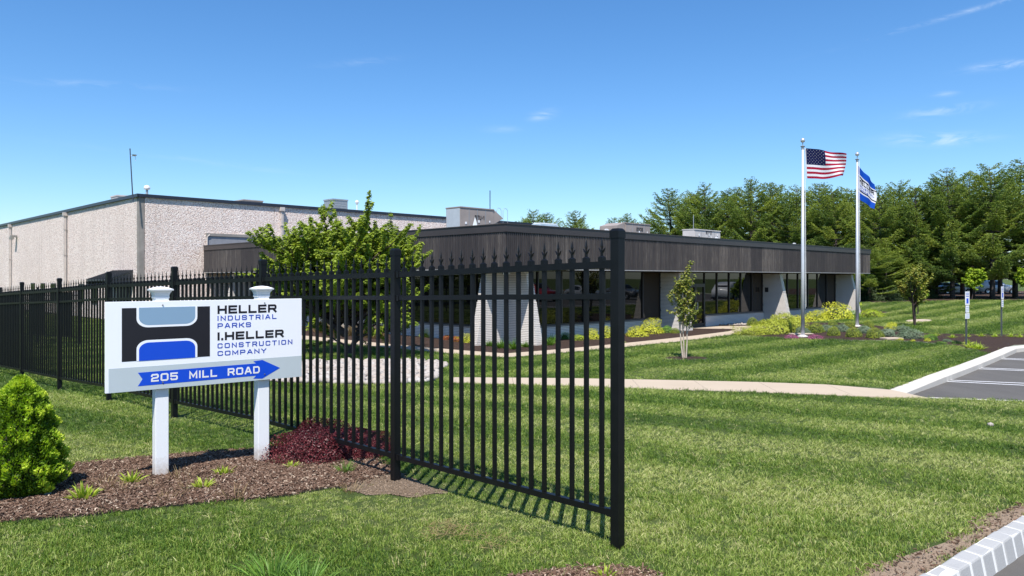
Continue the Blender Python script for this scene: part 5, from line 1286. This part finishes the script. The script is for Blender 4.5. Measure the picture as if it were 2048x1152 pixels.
# green lilyturf round the corner pier
LT_ = [clump_mesh(g, 150, .42, .022, 'greenleaf', .75, .7, .12, 3) for _ in range(2)]
for i, (px, py, s, lb) in enumerate(((979, 693, .75, 'dark green grassy clump left of the corner pier'), (1003, 697, 1.0, 'bright green grassy clump before the corner pier, left of centre'), (1029, 699, 1.05, 'bright green grassy clump before the corner pier, right of centre'), (1052, 695, .7, 'small green grassy clump at the right foot of the corner pier'), (1099, 691, .95, 'upright green clump right of the corner pier'), (1103, 684, .9, 'green clump close behind the upright clump right of the pier'))):
    clump(LT_[i % 2], 'lilyturf', gp(px, py), s, lb)
TG = clump_mesh(g, 260, .75, .012, 'tangrass', .55, .35, .25, 3)
for i, (px, lb) in enumerate(((640, 'dry tan ornamental grass left of the maple trunk'), (658, 'dry tan ornamental grass just left of the maple trunk'), (704, 'dry tan ornamental grass just right of the maple trunk'), (722, 'dry tan ornamental grass second right of the maple trunk'), (741, 'dry tan ornamental grass under the right of the maple'), (757, 'dry tan ornamental grass nearest the second fence post'))):
    q = off(-2.1, 0); u = None
    # stand along the bed by the left face
    k = (px - HX) / FPX; v = (-(OX + -2.1 * c45) + k * (OY - 2.1 * c45)) / (-c45 - k * c45) ; X, Y_ = off(-2.1, v)
    clump(TG, 'ornamental_grass', Vector((X, Y_, Hz(X, Y_))), 1.0, lb)

# ---- shrubs by the office: (px, py of the foot, radius px, height ratio, kind)
g = np.random.default_rng(77)
PR = {'yellow': dome_mesh('y', g, 2000, .075, 'yellowleaf', .8, .5, inner=.35, k=22), 'orange': dome_mesh('o', g, 1700, .075, 'orangeleaf', .85, .45), 'green': dome_mesh('g', g, 1900, .07, 'greenleaf', .85, .35), 'box': dome_mesh('b', g, 2600, .055, 'boxwood', .92, .14, up=.3),
      'cypress': dome_mesh('c', g, 3600, .05, 'cypress', .6, .5, k=26), 'cat': dome_mesh('k', g, 2600, .06, 'catmint', .8, .35, k=22, aspect=3), 'pink': dome_mesh('p', g, 1300, .06, 'pink', .55, .3), 'bright': dome_mesh('h', g, 1500, .07, 'bright', .75, .5)}
tab = [
 (838, 672, 11, 1.2, 'orange', 'orange and yellow spirea right of the second fence post'), (855, 675, 12, 1.1, 'yellow', 'golden spirea second right of the second fence post'), (874, 672, 9, 1.2, 'orange', 'orange tipped spirea third right of the second fence post'), (890, 674, 12, 1.3, 'yellow', 'golden spirea midway along the left bed'),
 (898, 680, 10, 1.0, 'orange', 'low orange spirea midway along the left bed'), (914, 684, 10, 1.1, 'orange', 'red orange spirea left of the corner pier'), (937, 686, 12, 1.1, 'yellow', 'golden spirea right beside the corner pier, left side'), (806, 668, 14, 1.2, 'green', 'dark green shrub just right of the second fence post'), (822, 664, 8, 1.2, 'orange', 'small orange spirea at the left end of the spirea row'),
 (1129, 679, 10, 1.2, 'green', 'round green shrub behind the last fence bays'), (1158, 681, 12, .9, 'bright', 'pale green shrub behind the last fence bays'), (1184, 679, 14, 1.1, 'yellow', 'golden shrub left of the tall end post'), (1214, 676, 14, 1.2, 'yellow', 'bright golden shrub hidden partly by the tall end post'),
 (1274, 674, 17, .9, 'yellow', 'bright golden shrub just right of the tall end post'), (1302, 668, 20, 1.1, 'yellow', 'large olive gold shrub beside the first pier'), (1333, 666, 11, 1.1, 'green', 'small green shrub at the first pier foot'), (1351, 667, 9, 1.0, 'box', 'small bronze green shrub behind the slim young tree'),
 (1506, 652, 11, 1.3, 'box', 'round clipped bush left of the three by the second pier'), (1527, 651, 9, 1.2, 'box', 'smallest of the three round clipped bushes by the second pier'), (1543, 650, 10, 1.2, 'box', 'right one of the three round clipped bushes by the second pier'),
 (1497, 671, 22, .85, 'cypress', 'spreading yellow green cypress at the walk end of the island bed'), (1524, 669, 24, 1.0, 'cypress', 'spreading yellow green cypress, second from the walk'), (1552, 668, 26, 1.25, 'cypress', 'mounded yellow green cypress below the second pier'), (1578, 665, 24, 1.25, 'cypress', 'mounded yellow green cypress left of the nearer flagpole'), (1566, 652, 22, 1.3, 'cypress', 'taller yellow green cypress at the back by the second pier'),
 (1596, 646, 14, .8, 'yellow', 'golden shrub beside the nearer flagpole under the window'), (1632, 643, 20, .8, 'yellow', 'golden shrub under the third bay windows'), (1673, 640, 25, 1.0, 'yellow', 'largest golden shrub left of the last pier'), (1704, 637, 13, 1.0, 'green', 'green shrub at the foot of the last pier'), (1742, 635, 17, .9, 'bright', 'leafy green shrub past the office end'),
 (1631, 666, 15, 1.1, 'box', 'round yellow tipped bush right of the nearer flagpole'), (1667, 672, 12, 1.3, 'box', 'round clipped bush midway between the flagpoles'), (1707, 675, 14, 1.2, 'box', 'round clipped bush left of the further flagpole base'), (1749, 677, 15, 1.2, 'box', 'round clipped bush right of the further flagpole base'),
 (1665, 654, 9, 1.1, 'box', 'small far round bush between the flagpoles'), (1700, 654, 10, 1.0, 'box', 'small far round bush left of the further flagpole'), (1736, 656, 10, 1.3, 'box', 'small round yellow green bush right behind the further flagpole'), (1784, 660, 11, 1.0, 'yellow', 'low golden bush behind the grey green clumps'),
 (1606, 668, 14, 1.1, 'cat', 'grey green clump behind the nearer flagpole base'), (1648, 664, 15, 1.0, 'cat', 'grey green clump right of the pink flowers'), (1686, 664, 15, 1.1, 'cat', 'grey green clump between round bushes'), (1725, 667, 15, 1.1, 'cat', 'grey green clump at the further flagpole'), (1772, 673, 17, 1.0, 'cat', 'grey green clump right of the last round bush'), (1806, 664, 14, 1.0, 'cat', 'grey green clump at the back below the lawn tree'),
 (1817, 678, 20, 1.1, 'cat', 'largest grey green clump, right end of the island bed'), (1864, 681, 11, 1.0, 'green', 'small green perennial right of the large grey green clump'), (1895, 684, 9, .7, 'cat', 'small low grey green clump before the nearer parking sign'), (1912, 688, 8, .7, 'green', 'small dark green clump beside the nearer parking sign'), (1882, 688, 8, .5, 'green', 'flat dark green clump left of the nearer parking sign'),
 (1583, 678, 12, .9, 'pink', 'patch of pink flowers left of the nearer flagpole base'), (1632, 679, 13, .9, 'pink', 'patch of pink flowers right of the nearer flagpole base'),
 (1801, 681, 5, .7, 'yellow', 'tiny golden plant below the large grey green clump'), (1826, 683, 4, .7, 'yellow', 'tiny golden plant right of the large grey green clump'), (1855, 683, 5, 1, 'yellow', 'tiny golden plant beside the small green perennial'),
]
for px, py, r, hs, kd_, lb in tab:
    p = gp(px, py); rad = r / FPX * p.y; back = Vector((p.x, p.y, 0)).normalized() * rad * .6; q = Vector((p.x + back.x, p.y + back.y, 0)); q.z = Hz(q.x, q.y)
    rad *= {'cat': .78, 'cypress': .92, 'yellow': .92}.get(kd_, .98)
    shrub(PR[kd_], {'pink': 'flower_patch', 'cat': 'perennial_clump'}.get(kd_, 'shrub'), q, rad * 1.04, hs, lb, {'pink': 'flowers', 'cat': 'plant'}.get(kd_, 'shrub'))
YL = clump_mesh(g, 60, .28, .03, 'hosta', 1.0, .8, .1, 3)
for i, (px, py) in enumerate(((1942, 696), (1952, 697), (1960, 699), (1935, 689), (1850, 676), (1872, 672), (1905, 676), (1935, 674), (1962, 673), (1990, 674), (2022, 674), (2040, 675))):
    clump(YL, 'daylily', gp(px, py), .9 if i < 4 else .7, ('yellow daylily left of three at the parking sign foot', 'yellow daylily middle of three at the parking sign foot', 'yellow daylily right of three by the kerb corner', 'yellow daylily just behind the nearer parking sign', 'small yellow daylily under the lawn tree', 'small yellow daylily right of the lawn tree shade', 'small yellow daylily left of the nearer parking sign', 'small yellow daylily behind the nearer parking sign', 'small yellow daylily right of the nearer parking sign', 'small yellow daylily just left of the further parking sign', 'small yellow daylily just right of the further parking sign', 'small yellow daylily at the right edge behind the lot')[i], 'plant', 'yellow daylilies by the parking sign' if i < 4 else 'yellow daylilies behind the lot')
# climbing plant on the last pier
vn = empty('climbing_vine', (*off(33.2, -.7), OZ), 0, 'yellow green climbing vine on the outer side of the last pier', 'vine')
n = 700; z = g.random(n) * 2.4 + .05; C = np.column_stack([g.normal(0, .16, n) + .15 * np.sin(z * 3), g.normal(0, .16, n), z]); V, F = leaves(C, g.normal(size=(n, 3)) + [0, -1, .3], .09, g)
link('vine_leaves', npmesh('vine_leaves', V, F, M['bright'], np.repeat(g.random(n), 4)), vn)
mb = MB(); mb.tube([(0, 0, 0), (.1, .05, .8), (-.05, 0, 1.6), (.1, 0, 2.4)], .015, 5); mb.build('stem', M['bark'], vn)

# ---- stones
def rock_mesh(g, name, mat, sub=2, amp=.22, flat=.7):
    bm = bmesh.new(); bmesh.ops.create_icosphere(bm, subdivisions=sub, radius=1); k = unit(g.normal(size=(6, 3))); h = g.uniform(.62, .9, 6)
    for v in bm.verts:
        c = np.array(v.co); 
        for q, hh in zip(k, h):
            e = c @ q
            if e > hh: c = c - q * (e - hh) * .9
        c = c * (1 + g.normal(0, amp * .12)); v.co = (c[0] * 1.25, c[1], c[2] * flat)
    me = bpy.data.meshes.new(name); bm.to_mesh(me); bm.free(); me.materials.append(mat); me.polygons.foreach_set('use_smooth', [True] * len(me.polygons)); return me
RK = [rock_mesh(g, 'river_stone', M['river'], 1) for _ in range(6)]
sb = [o for i, o in GROUND.items() if i >= 0 and regions[i][0] == 'stone_bed'][0]
poly = np.array(ROCKS); lo, hi = poly.min(0), poly.max(0); pts = lo + (hi - lo) * rng.random((20000, 2)); pts = pts[inpoly(pts, ROCKS)]
keep = []; 
cell = {}
for q in pts:
    k = (int(q[0] / .125), int(q[1] / .125))
    if k in cell: continue
    cell[k] = 1; keep.append(q)
keep = np.array(keep); vis = (keep[:, 0] / keep[:, 1] > (585 - HX) / FPX); order = np.argsort(np.where(vis, 0, 100) + keep[:, 1]); 
sel = set(order[:300].tolist()) if False else set(rng.permutation(np.where(vis)[0])[:300].tolist())
joined = []
for i, q in enumerate(keep):
    s = rng.uniform(.055, .105); z = Hz(*q) + s * .35
    if i in sel:
        s *= 1.25; o = link('river_stone', RK[i % 6], sb, (q[0], q[1], z + .025), tuple(rng.uniform(-.5, .5, 2)) + (rng.random() * 6.28,)); o.scale = (s, s, s)
    else: joined.append((q[0], q[1], z, s, rng.random() * 6.28))
Vb, Fb = [], []; n0 = 0
base = []
for me in RK[:3]:
    v = np.array([tuple(x.co) for x in me.vertices]); f = np.array([tuple(p.vertices) for p in me.polygons]); base.append((v, f))
for i, (x, y, z, s, a) in enumerate(joined):
    v, f = base[i % 3]; c_, s_ = math.cos(a), math.sin(a); w = v * s; Vb.append(np.column_stack([w[:, 0] * c_ - w[:, 1] * s_ + x, w[:, 0] * s_ + w[:, 1] * c_ + y, w[:, 2] + z])); Fb.append(f + n0); n0 += len(v)
o = link('river_stones', npmesh('river_stones', np.concatenate(Vb), np.concatenate(Fb), M['river'], smooth=True), sb); o['kind'] = 'stuff'
BRK = [rock_mesh(g, 'boulder', M['boulder'], 2, .4) for _ in range(3)]
for px, py, s, me, lb in ((1465, 647, .30, 0, 'largest tan boulder beside the office entrance'), (1452, 649, .26, 1, 'tan boulder left of the largest one at the entrance'), (1445, 650, .17, 2, 'low tan boulder nearest the entrance walk')):
    p = gp(px, py); o = link('boulder', BRK[me], None, (p.x, p.y, p.z + s * .45), (0, 0, px)); o.scale = (s, s, s * 1.25); setp(o, lb, 'boulder')
pat = [gp(1422, 651), gp(1492, 651), gp(1492, 645), gp(1432, 645)]; k = 0
ent = empty('entrance_stones', pat[0]); setp(ent, 'patch of white river stones beside the office entrance', 'stones')
for i in range(130):
    a, b = rng.random(2); q = pat[0].lerp(pat[1], a).lerp(pat[3].lerp(pat[2], a), b); s = rng.uniform(.05, .10); o = link('river_stone', RK[i % 6], ent, Vector((q.x, q.y, Hz(q.x, q.y) + s * .5)) - Vector(ent.location), (0, 0, i)); o.scale = (s, s, s)
for px, py, s, lb in ((1981, 852, .045, 'single pale stone lying on the near lawn'), (95, 994, .035, 'pale stone in the mulch by the golden evergreen'),):
    p = gp(px, py); o = link('stone', RK[1], None, (p.x, p.y, p.z + .02), (0, 0, 1)); o.scale = (s, s, s); setp(o, lb, 'stone')
# low pale edging slabs in the island bed
for px, py, lb in ((1602, 669, 'pale stepping slab left in the island bed'), (1788, 678, 'pale stepping slab under the large grey green clump')):
    p = gp(px, py); mb = MB(); mb.box(-.45, .45, -.2, .2, -.03, .05); o = mb.build('stepping_slab', M['walk'], None, loc=p, rot=(0, 0, .2), bevel=.01); setp(o, lb, 'slab')

# ------------------------------------------------------------------ parked vehicles (beyond the pines and in the lot right of the frame, mirrored in the glass)
tyre_m = simple('tyre rubber', (.015, .015, .016), .8); rim_m = simple('alloy rim', (.45, .46, .48), .3, metal=.8); cglass = glass('car glass', (.01, .012, .014)); clight = simple('clear headlight', (.6, .62, .65), .15); redl = simple('red tail light', (.35, .01, .01), .2)
def paint(n, c):
    m = Mat(n); m.col(c).set(rough=.3, coat=.8, spec=.5); return m.m
def car_meshes(pm, L=4.8, W=1.9, Ht=1.68, suv=True):
    # stations along x: (x, sill z, shoulder z, half width, roof z or None, roof half width)
    if suv: top = [(0, .95), (.04, 1.0), (.24, 1.12), (.31, 1.18), (.44, 1.62), (.52, Ht), (.75, Ht), (.9, 1.5), (.97, 1.12), (1, 1.0)]
    else: top = [(0, .72), (.04, .8), (.26, .94), (.32, .98), (.46, 1.36), (.54, 1.43), (.68, 1.42), (.84, 1.1), (.95, 1.04), (1, .85)]
    xs = np.linspace(0, 1, 41); tz = np.interp(xs, [t[0] for t in top], [t[1] for t in top]); belt = np.interp(xs, [0, .05, .3, .9, 1], [.72, .8, 1.02, 1.06, .9]) * (1 if suv else .88)
    hw = W / 2 * np.interp(xs, [0, .06, .2, .8, .95, 1], [.72, .9, 1, 1, .93, .8]); bz = np.interp(xs, [0, .05, .95, 1], [.38, .22, .25, .42])
    def arch(x): 
        v = 0
        for cx in (.185, .80): 
            d = abs(x - cx) * L
            if d < .40: v = max(v, math.sqrt(.40 ** 2 - d * d) + .33)
        return v
    mb = MB(); ring = []; n = 11
    for i, x in enumerate(xs):
        b = max(bz[i], 0); bl = min(belt[i], tz[i]); t = tz[i]; tw = hw[i] * (.74 if t > bl + .1 else .9); a = arch(x); sb_ = max(b, a)
        pr = [(0, b), (hw[i] * .8, b), (hw[i] * .97, sb_ + .02), (hw[i], (max(sb_, .5) + bl) / 2), (hw[i] * .985, bl - .04), (hw[i] * .95, bl), (tw + (hw[i] * .95 - tw) * .45, bl + (t - bl) * .5), (tw, t - .07 if t > bl + .1 else bl + (t - bl) * .6), (tw * .8, t - .015), (0, t)]
        ring.append(pr)
    k = len(ring[0])
    for s in (1, -1):
        base = len(mb.v)
        for i, x in enumerate(xs):
            for y, z in ring[i]: mb.v.append(((.5 - x) * L, y * s, z))
        for i in range(len(xs) - 1):
            for j in range(k - 1): mb.f.append([base + i * k + j, base + i * k + j + 1, base + (i + 1) * k + j + 1, base + (i + 1) * k + j]); mb.m.append(0)
        for i in (0, len(xs) - 1): mb.f.append([base + i * k + j for j in range(k)]); mb.m.append(0)
    body = mb.mesh('body', pm, smooth=True)
    gl = MB()
    def gq(x0, x1, f0, f1, s):
        i0, i1 = int(x0 * 40), int(x1 * 40)
        for i in range(i0, i1):
            q = []
            for ii in (i, i + 1):
                a, b = Vector((0, *ring[ii][5])), Vector((0, *ring[ii][7])); 
                for f in (f0, f1):
                    p = a.lerp(b, f); q.append(((.5 - xs[ii]) * L, (p.y + .012) * s, p.z))
            gl.add([q[0], q[2], q[3], q[1]], [(0, 1, 2, 3)])
    for s in (1, -1): gq(.425, .60, .12, .9, s); gq(.62, .78, .12, .9, s); 
    for (x0, x1) in (((.325, .50) if suv else (.335, .53)), (.905, .955) if suv else (.70, .83)):
        i0, i1 = math.ceil(x0 * 40), int(x1 * 40)
        for i in range(i0, i1):
            q = [];
            for ii in (i, i + 1):
                for s in (-1, 1): q.append(((.5 - xs[ii]) * L + (.012 if x0 < .6 else -.012), ring[ii][8][0] * s * .98, ring[ii][9][1] + .012))
            gl.add([q[0], q[1], q[3], q[2]], [(0, 1, 2, 3)])
    glm = gl.mesh('window_glass', cglass)
    ty = MB(); ty.lathe([(.22, -.11), (.34, -.11), (.355, -.09), (.355, .09), (.34, .11), (.22, .11)], 20); ty = ty.mesh('tyre', tyre_m)
    rm = MB(); rm.lathe([(.0, .06), (.06, .07), (.08, .05), (.2, .06), (.225, .10), (.225, -.08), (0, -.05)], 20); rm = rm.mesh('rim', rim_m)
    return body, glm, ty, rm, L, W, hw
def make_car(pm, suv, label, x, y, rz, name='parked_car', cat='car'):
    body, glm, ty, rm, L, W, hw = car_meshes(pm, *((4.85, 1.95, 1.68) if suv else (4.7, 1.82, 1.43)), suv=suv)
    t = empty(name, (x, y, Hz(x, y) - .11), rz, label, cat, 'cars parked around the lots'); link('body', body, t); link('window_glass', glm, t)
    for fx in (.185, .80):
        for s in (1, -1):
            w = link('tyre', ty, t, ((.5 - fx) * L, s * (W / 2 - .12), .355), (R(90) * -s, 0, 0)); link('rim', rm, w)
    for s in (1, -1):
        mb = MB(); mb.box(L / 2 - .22, L / 2 - .08, s * .5 - .16, s * .5 + .16, .72, .86); mb.build('headlight', clight, t, bevel=.02)
        mb = MB(); mb.box(-L / 2 + .03, -L / 2 + .12, s * .6 - .16, s * .6 + .16, .82, .96); mb.build('tail_light', redl, t, bevel=.02)
        mb = MB(); mb.box(.55, .72, s * (W / 2 + .08) - .08, s * (W / 2 + .08) + .08, 1.02, 1.14); mb.build('side_mirror', pm, t, bevel=.03)
    mb = MB(); mb.box(L / 2 - .06, L / 2 + .02, -.45, .45, .45, .68); mb.build('grille', M['signblack'], t, bevel=.02)
    mb = MB(); mb.box(-L / 2 - .01, L / 2 - .05, -W / 2 + .12, W / 2 - .12, .22, .34); mb.build('underbody', M['signblack'], t)
    return t
pw_ = paint('white car paint', (.72, .72, .72)); ps_ = paint('silver car paint', (.40, .42, .44)); pr_ = paint('red car paint', (.45, .015, .01)); pg_ = paint('grey car paint', (.12, .125, .13))
make_car(pw_, True, 'white sport utility car in the lot, seen mirrored in the office glass', 36.9, 49.0, R(40))
make_car(ps_, False, 'silver sedan in the lot mirrored in the first bay glass', 43, 36.5, R(150))
make_car(pr_, True, 'red sport utility car in the lot mirrored beside the corner pier', 41, 32.0, R(150))
make_car(pg_, False, 'dark grey sedan in the lot mirrored in the glass', 44, 40.5, R(150))
make_car(pw_, False, 'white sedan glimpsed between the pine trunks', *at(1905, 92)[:2], R(10))
make_car(ps_, True, 'silver sport utility car glimpsed under the pines left of the bright tree', *at(1868, 95)[:2], R(5))
make_car(pw_, True, 'white sport utility car glimpsed under the pines at the right', *at(1990, 94)[:2], R(0))
make_car(ps_, False, 'pale sedan glimpsed under the pines past the office end', *at(1760, 98)[:2], R(0))

# ------------------------------------------------------------------ instanced ground cover: grass tufts and bark chips
def scatter(name, tmpls, P, rot, scl, tint, var, label=None, cat=None):
    me = bpy.data.meshes.new(name); n = len(P); me.vertices.add(n); me.vertices.foreach_set('co', np.asarray(P, np.float32).ravel())
    for nm, ty, dt in (('rot', 'FLOAT_VECTOR', rot), ('scl', 'FLOAT', scl), ('tint', 'FLOAT', tint), ('var', 'INT', var)):
        a = me.attributes.new(nm, ty, 'POINT'); a.data.foreach_set('vector' if ty == 'FLOAT_VECTOR' else 'value', np.asarray(dt, np.int32 if ty == 'INT' else np.float32).ravel())
    o = link(name, me); o['kind'] = 'stuff'
    if label: o['label'] = label; o['category'] = cat
    ng = bpy.data.node_groups.new(name, 'GeometryNodeTree'); ng.interface.new_socket('Geometry', in_out='INPUT', socket_type='NodeSocketGeometry'); ng.interface.new_socket('Geometry', in_out='OUTPUT', socket_type='NodeSocketGeometry')
    N, Lk = ng.nodes, ng.links; gi = N.new('NodeGroupInput'); go = N.new('NodeGroupOutput'); jn = N.new('GeometryNodeJoinGeometry')
    def na(nm, ty):
        q = N.new('GeometryNodeInputNamedAttribute'); q.data_type = ty; q.inputs[0].default_value = nm; return q.outputs[0]
    for k, t in enumerate(tmpls):
        ip = N.new('GeometryNodeInstanceOnPoints'); oi = N.new('GeometryNodeObjectInfo'); oi.inputs[0].default_value = t; oi.inputs['As Instance'].default_value = True
        cp = N.new('FunctionNodeCompare'); cp.data_type = 'INT'; cp.operation = 'EQUAL'; Lk.new(na('var', 'INT'), cp.inputs[2]); cp.inputs[3].default_value = k
        Lk.new(gi.outputs[0], ip.inputs['Points']); Lk.new(cp.outputs[0], ip.inputs['Selection']); Lk.new(oi.outputs['Geometry'], ip.inputs['Instance']); Lk.new(na('rot', 'FLOAT_VECTOR'), ip.inputs['Rotation']); Lk.new(na('scl', 'FLOAT'), ip.inputs['Scale'])
        Lk.new(ip.outputs[0], jn.inputs[0])
    Lk.new(jn.outputs[0], go.inputs[0]); md = o.modifiers.new('instances', 'NODES'); md.node_group = ng; return o
def tuft(g, n, L, W, r, mat='grass', lean=.45):
    a = g.random(n) * 6.28; q = np.sqrt(g.random(n)); P = np.column_stack([np.cos(a) * q * r, np.sin(a) * q * r, np.full(n, -.004)]); b = g.random(n) * 6.28; s = g.random(n) * lean
    D = np.column_stack([np.cos(b) * s, np.sin(b) * s, np.ones(n)]); Ln = L * g.uniform(.45, 1.2, n)
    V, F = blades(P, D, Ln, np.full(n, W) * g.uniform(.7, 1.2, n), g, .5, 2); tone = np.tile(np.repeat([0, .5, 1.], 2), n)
    o = bpy.data.objects.new('grass_tuft_shape', npmesh('grass_tuft_shape', V, F, M[mat], tone)); return o
g = np.random.default_rng(5)
TUF = [tuft(g, 24, .040, .0046, .055, lean=1.0), tuft(g, 24, .044, .0046, .06, lean=1.3), tuft(g, 24, .036, .0048, .055, lean=.9), tuft(g, 22, .056, .0042, .05, lean=1.7)]
def field(ymin, ymax, n):
    """points in a wedge wider than the view, denser near the camera"""
    k = 1.55; u = g.random(n); a = 2 - k; D = (ymin ** a + u * (ymax ** a - ymin ** a)) ** (1 / a)
    X = (g.random(n) * 2 - 1) * (.80 * D + 1.7); return np.column_stack([X, D])
PT = field(2.6, 92, 260000)
block = [poly for nm, poly, mt, dz in regions] + [[off(-.2, -.2), off(-.2, 26), off(LX + .3, 26), off(LX + .3, -.2)], [(-21.4, 42.8), (-60, 82), (-30, 110), (2, 66)]]
bad = np.zeros(len(PT), bool)
soft = {'walk_base', 'office_walk_base', 'mulch_bed', 'dirt_patch', 'planting_bed', 'island_bed', 'roadside_soil', 'verge_mulch', 'stone_bed', 'tree_ring_mulch', 'pine_mulch'}
def vnoise(P, s, seed):
    q = np.random.default_rng(seed); out = 0
    for o_ in range(4):
        f = 2 ** o_ / s; w = q.normal(size=(5, 2)) * f; ph = q.random(5) * 6.28; out = out + (np.sin(P @ w.T + ph).sum(1)) / (2 ** o_)
    return out / 4
wob = np.column_stack([vnoise(PT, .25, 51), vnoise(PT, .25, 52)]) * .05
for i, poly in enumerate(block):
    if i < len(regions) and regions[i][0] in soft: 
        bad |= inpoly(PT + wob * (3.0 if regions[i][0] in ('roadside_soil', 'verge_mulch') else 3.5 if regions[i][0] == 'dirt_patch' else .35 if 'walk' in regions[i][0] else 1) + g.normal(0, .06 if regions[i][0] == 'dirt_patch' else .02, PT.shape), poly)
    else: bad |= inpoly(PT, poly)
kn2 = kn
for f in (FP[2:7]):     # bare soil round the posts
    bad |= ((PT - np.array([f.x + .02, f.y - .08])) ** 2).sum(1) < (.10 + .14 * g.random(len(PT))) ** 2
PT = PT[~bad]
# thin cover: worn patches near the bed, the verge and the bottom edge
D = PT[:, 1]; nz1 = vnoise(PT, .7, 1); nz2 = vnoise(PT, 2.4, 2); nz3 = vnoise(PT, 6, 3)
worn = (nz1 > .85) & (D < 9) & (g.random(len(PT)) < .7)
PT, D, nz1, nz2, nz3 = [a[~worn] for a in (PT, D, nz1, nz2, nz3)]
n = len(PT); z = H(PT[:, 0], PT[:, 1])
# mowing stripes: the blades of alternate passes lean opposite ways
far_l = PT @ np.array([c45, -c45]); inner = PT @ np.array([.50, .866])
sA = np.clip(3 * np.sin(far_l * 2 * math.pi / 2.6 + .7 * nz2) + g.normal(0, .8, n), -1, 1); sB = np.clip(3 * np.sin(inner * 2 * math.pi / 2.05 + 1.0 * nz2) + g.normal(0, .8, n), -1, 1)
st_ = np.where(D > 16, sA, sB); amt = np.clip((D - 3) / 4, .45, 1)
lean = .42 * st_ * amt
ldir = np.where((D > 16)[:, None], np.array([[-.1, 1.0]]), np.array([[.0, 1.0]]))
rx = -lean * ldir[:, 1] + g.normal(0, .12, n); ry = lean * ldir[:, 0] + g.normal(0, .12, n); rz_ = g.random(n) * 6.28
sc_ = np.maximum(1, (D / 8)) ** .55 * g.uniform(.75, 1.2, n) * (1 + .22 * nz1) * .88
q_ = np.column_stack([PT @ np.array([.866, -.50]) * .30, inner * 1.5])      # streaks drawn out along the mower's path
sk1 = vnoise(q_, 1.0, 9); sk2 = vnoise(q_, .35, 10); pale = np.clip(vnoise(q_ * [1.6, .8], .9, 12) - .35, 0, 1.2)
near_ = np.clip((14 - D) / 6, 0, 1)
tint = np.clip(.455 + .20 * st_ * amt + .08 * nz1 + .10 * nz2 + .05 * nz3 + .16 * sk1 * (.35 + .65 * near_) + .09 * sk2 + .26 * pale * (.4 + .6 * near_) + g.normal(0, .085, n) + .05 * (D > 40), 0, .86)  # tint also paints the light and shade of leaning blades into bands and streaks
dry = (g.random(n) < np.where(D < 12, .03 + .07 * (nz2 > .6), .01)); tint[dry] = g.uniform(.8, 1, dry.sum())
# rotation euler: lean applied after a spin about z -> use xyz euler with z spin via variants
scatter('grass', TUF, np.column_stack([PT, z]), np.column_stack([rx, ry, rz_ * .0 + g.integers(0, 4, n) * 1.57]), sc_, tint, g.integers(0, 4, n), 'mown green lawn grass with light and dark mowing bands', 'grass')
# bark chips on the sign bed and the beds close enough to show them
def chip(g):
    mb = MB(); a = g.uniform(.006, .020); b = g.uniform(.0018, .0045)
    mb.box(-a, a, -b, b, -.002, .003); mb.v = [(x + g.normal(0, .002), y + g.normal(0, .0015), z_ + g.normal(0, .0012)) for x, y, z_ in mb.v]
    return bpy.data.objects.new('bark_chip_shape', mb.mesh('bark_chip_shape', M['chip']))
CH = [chip(g) for _ in range(5)]
def fill(poly, n):
    poly_ = np.array(poly); lo, hi = poly_.min(0), poly_.max(0); lo = np.maximum(lo, [-8, 2]); hi = np.minimum(hi, [8, 12]); q = lo + (hi - lo) * g.random((n, 2)); return q[inpoly(q, poly)]
CP_ = np.concatenate([fill(SIGNBED, 75000), fill(STRIP, 26000), fill(STRIP2, 9000)]); CP_ = CP_[~(inpoly(CP_, DIRT) & (g.random(len(CP_)) < .93))]
CP_ = CP_ + g.normal(0, .03, CP_.shape)      # some chips spill past the edge
n = len(CP_)
scatter('bark_chips', CH, np.column_stack([CP_, H(CP_[:, 0], CP_[:, 1]) + .018 + g.random(n) * .012]), np.column_stack([g.normal(0, .3, n), g.normal(0, .3, n), g.random(n) * 6.28]), g.uniform(.5, 1.35, n), np.clip(g.normal(.45, .22, n) + (g.random(n) < .06) * .4, 0, 1), g.integers(0, 5, n), 'shredded brown bark mulch chips in the near beds', 'mulch')
def clod(g, s):
    me = rock_mesh(g, 'soil_clod_shape', M['dirt'], 1, .5, .6); me.materials.clear(); me.materials.append(M['dirt']); return bpy.data.objects.new('soil_clod_shape', me)
CLD = [clod(g, 1) for _ in range(3)]
q = np.concatenate([fill(DIRT, 60000)[:2600], fill(STRIP, 60000)[:5000]]); q = q + g.normal(0, .015, q.shape); n = len(q)
scatter('soil_clods', CLD, np.column_stack([q, H(q[:, 0], q[:, 1]) + .009]), np.column_stack([g.random((n, 3)) * 6.28]), np.exp(g.normal(-5.3, .45, n)), g.random(n), g.integers(0, 3, n), 'crumbs of dry sandy soil by the fence post and the road kerb', 'soil')
# dry clippings lying on the lawn
cl = np.array([tuple(gp(*q)[:2]) for q in ((905, 1070), (885, 1062), (930, 1078), (985, 1095), (870, 1078))]); q = np.repeat(cl, 60, 0) + g.normal(0, .07, (300, 2)); n = len(q)
V, F = blades(np.column_stack([q, H(q[:, 0], q[:, 1]) + .035 + g.random(n) * .02]), np.column_stack([g.normal(size=(n, 2)), np.full(n, .12)]), g.uniform(.03, .09, n), np.full(n, .003), g, .1, 2)
o = link('straw_clippings', npmesh('straw_clippings', V, F, M['tangrass'], np.full(len(V), .8))); o['kind'] = 'stuff'; o['label'] = 'dry straw coloured clippings lying on the near lawn'; o['category'] = 'clippings'
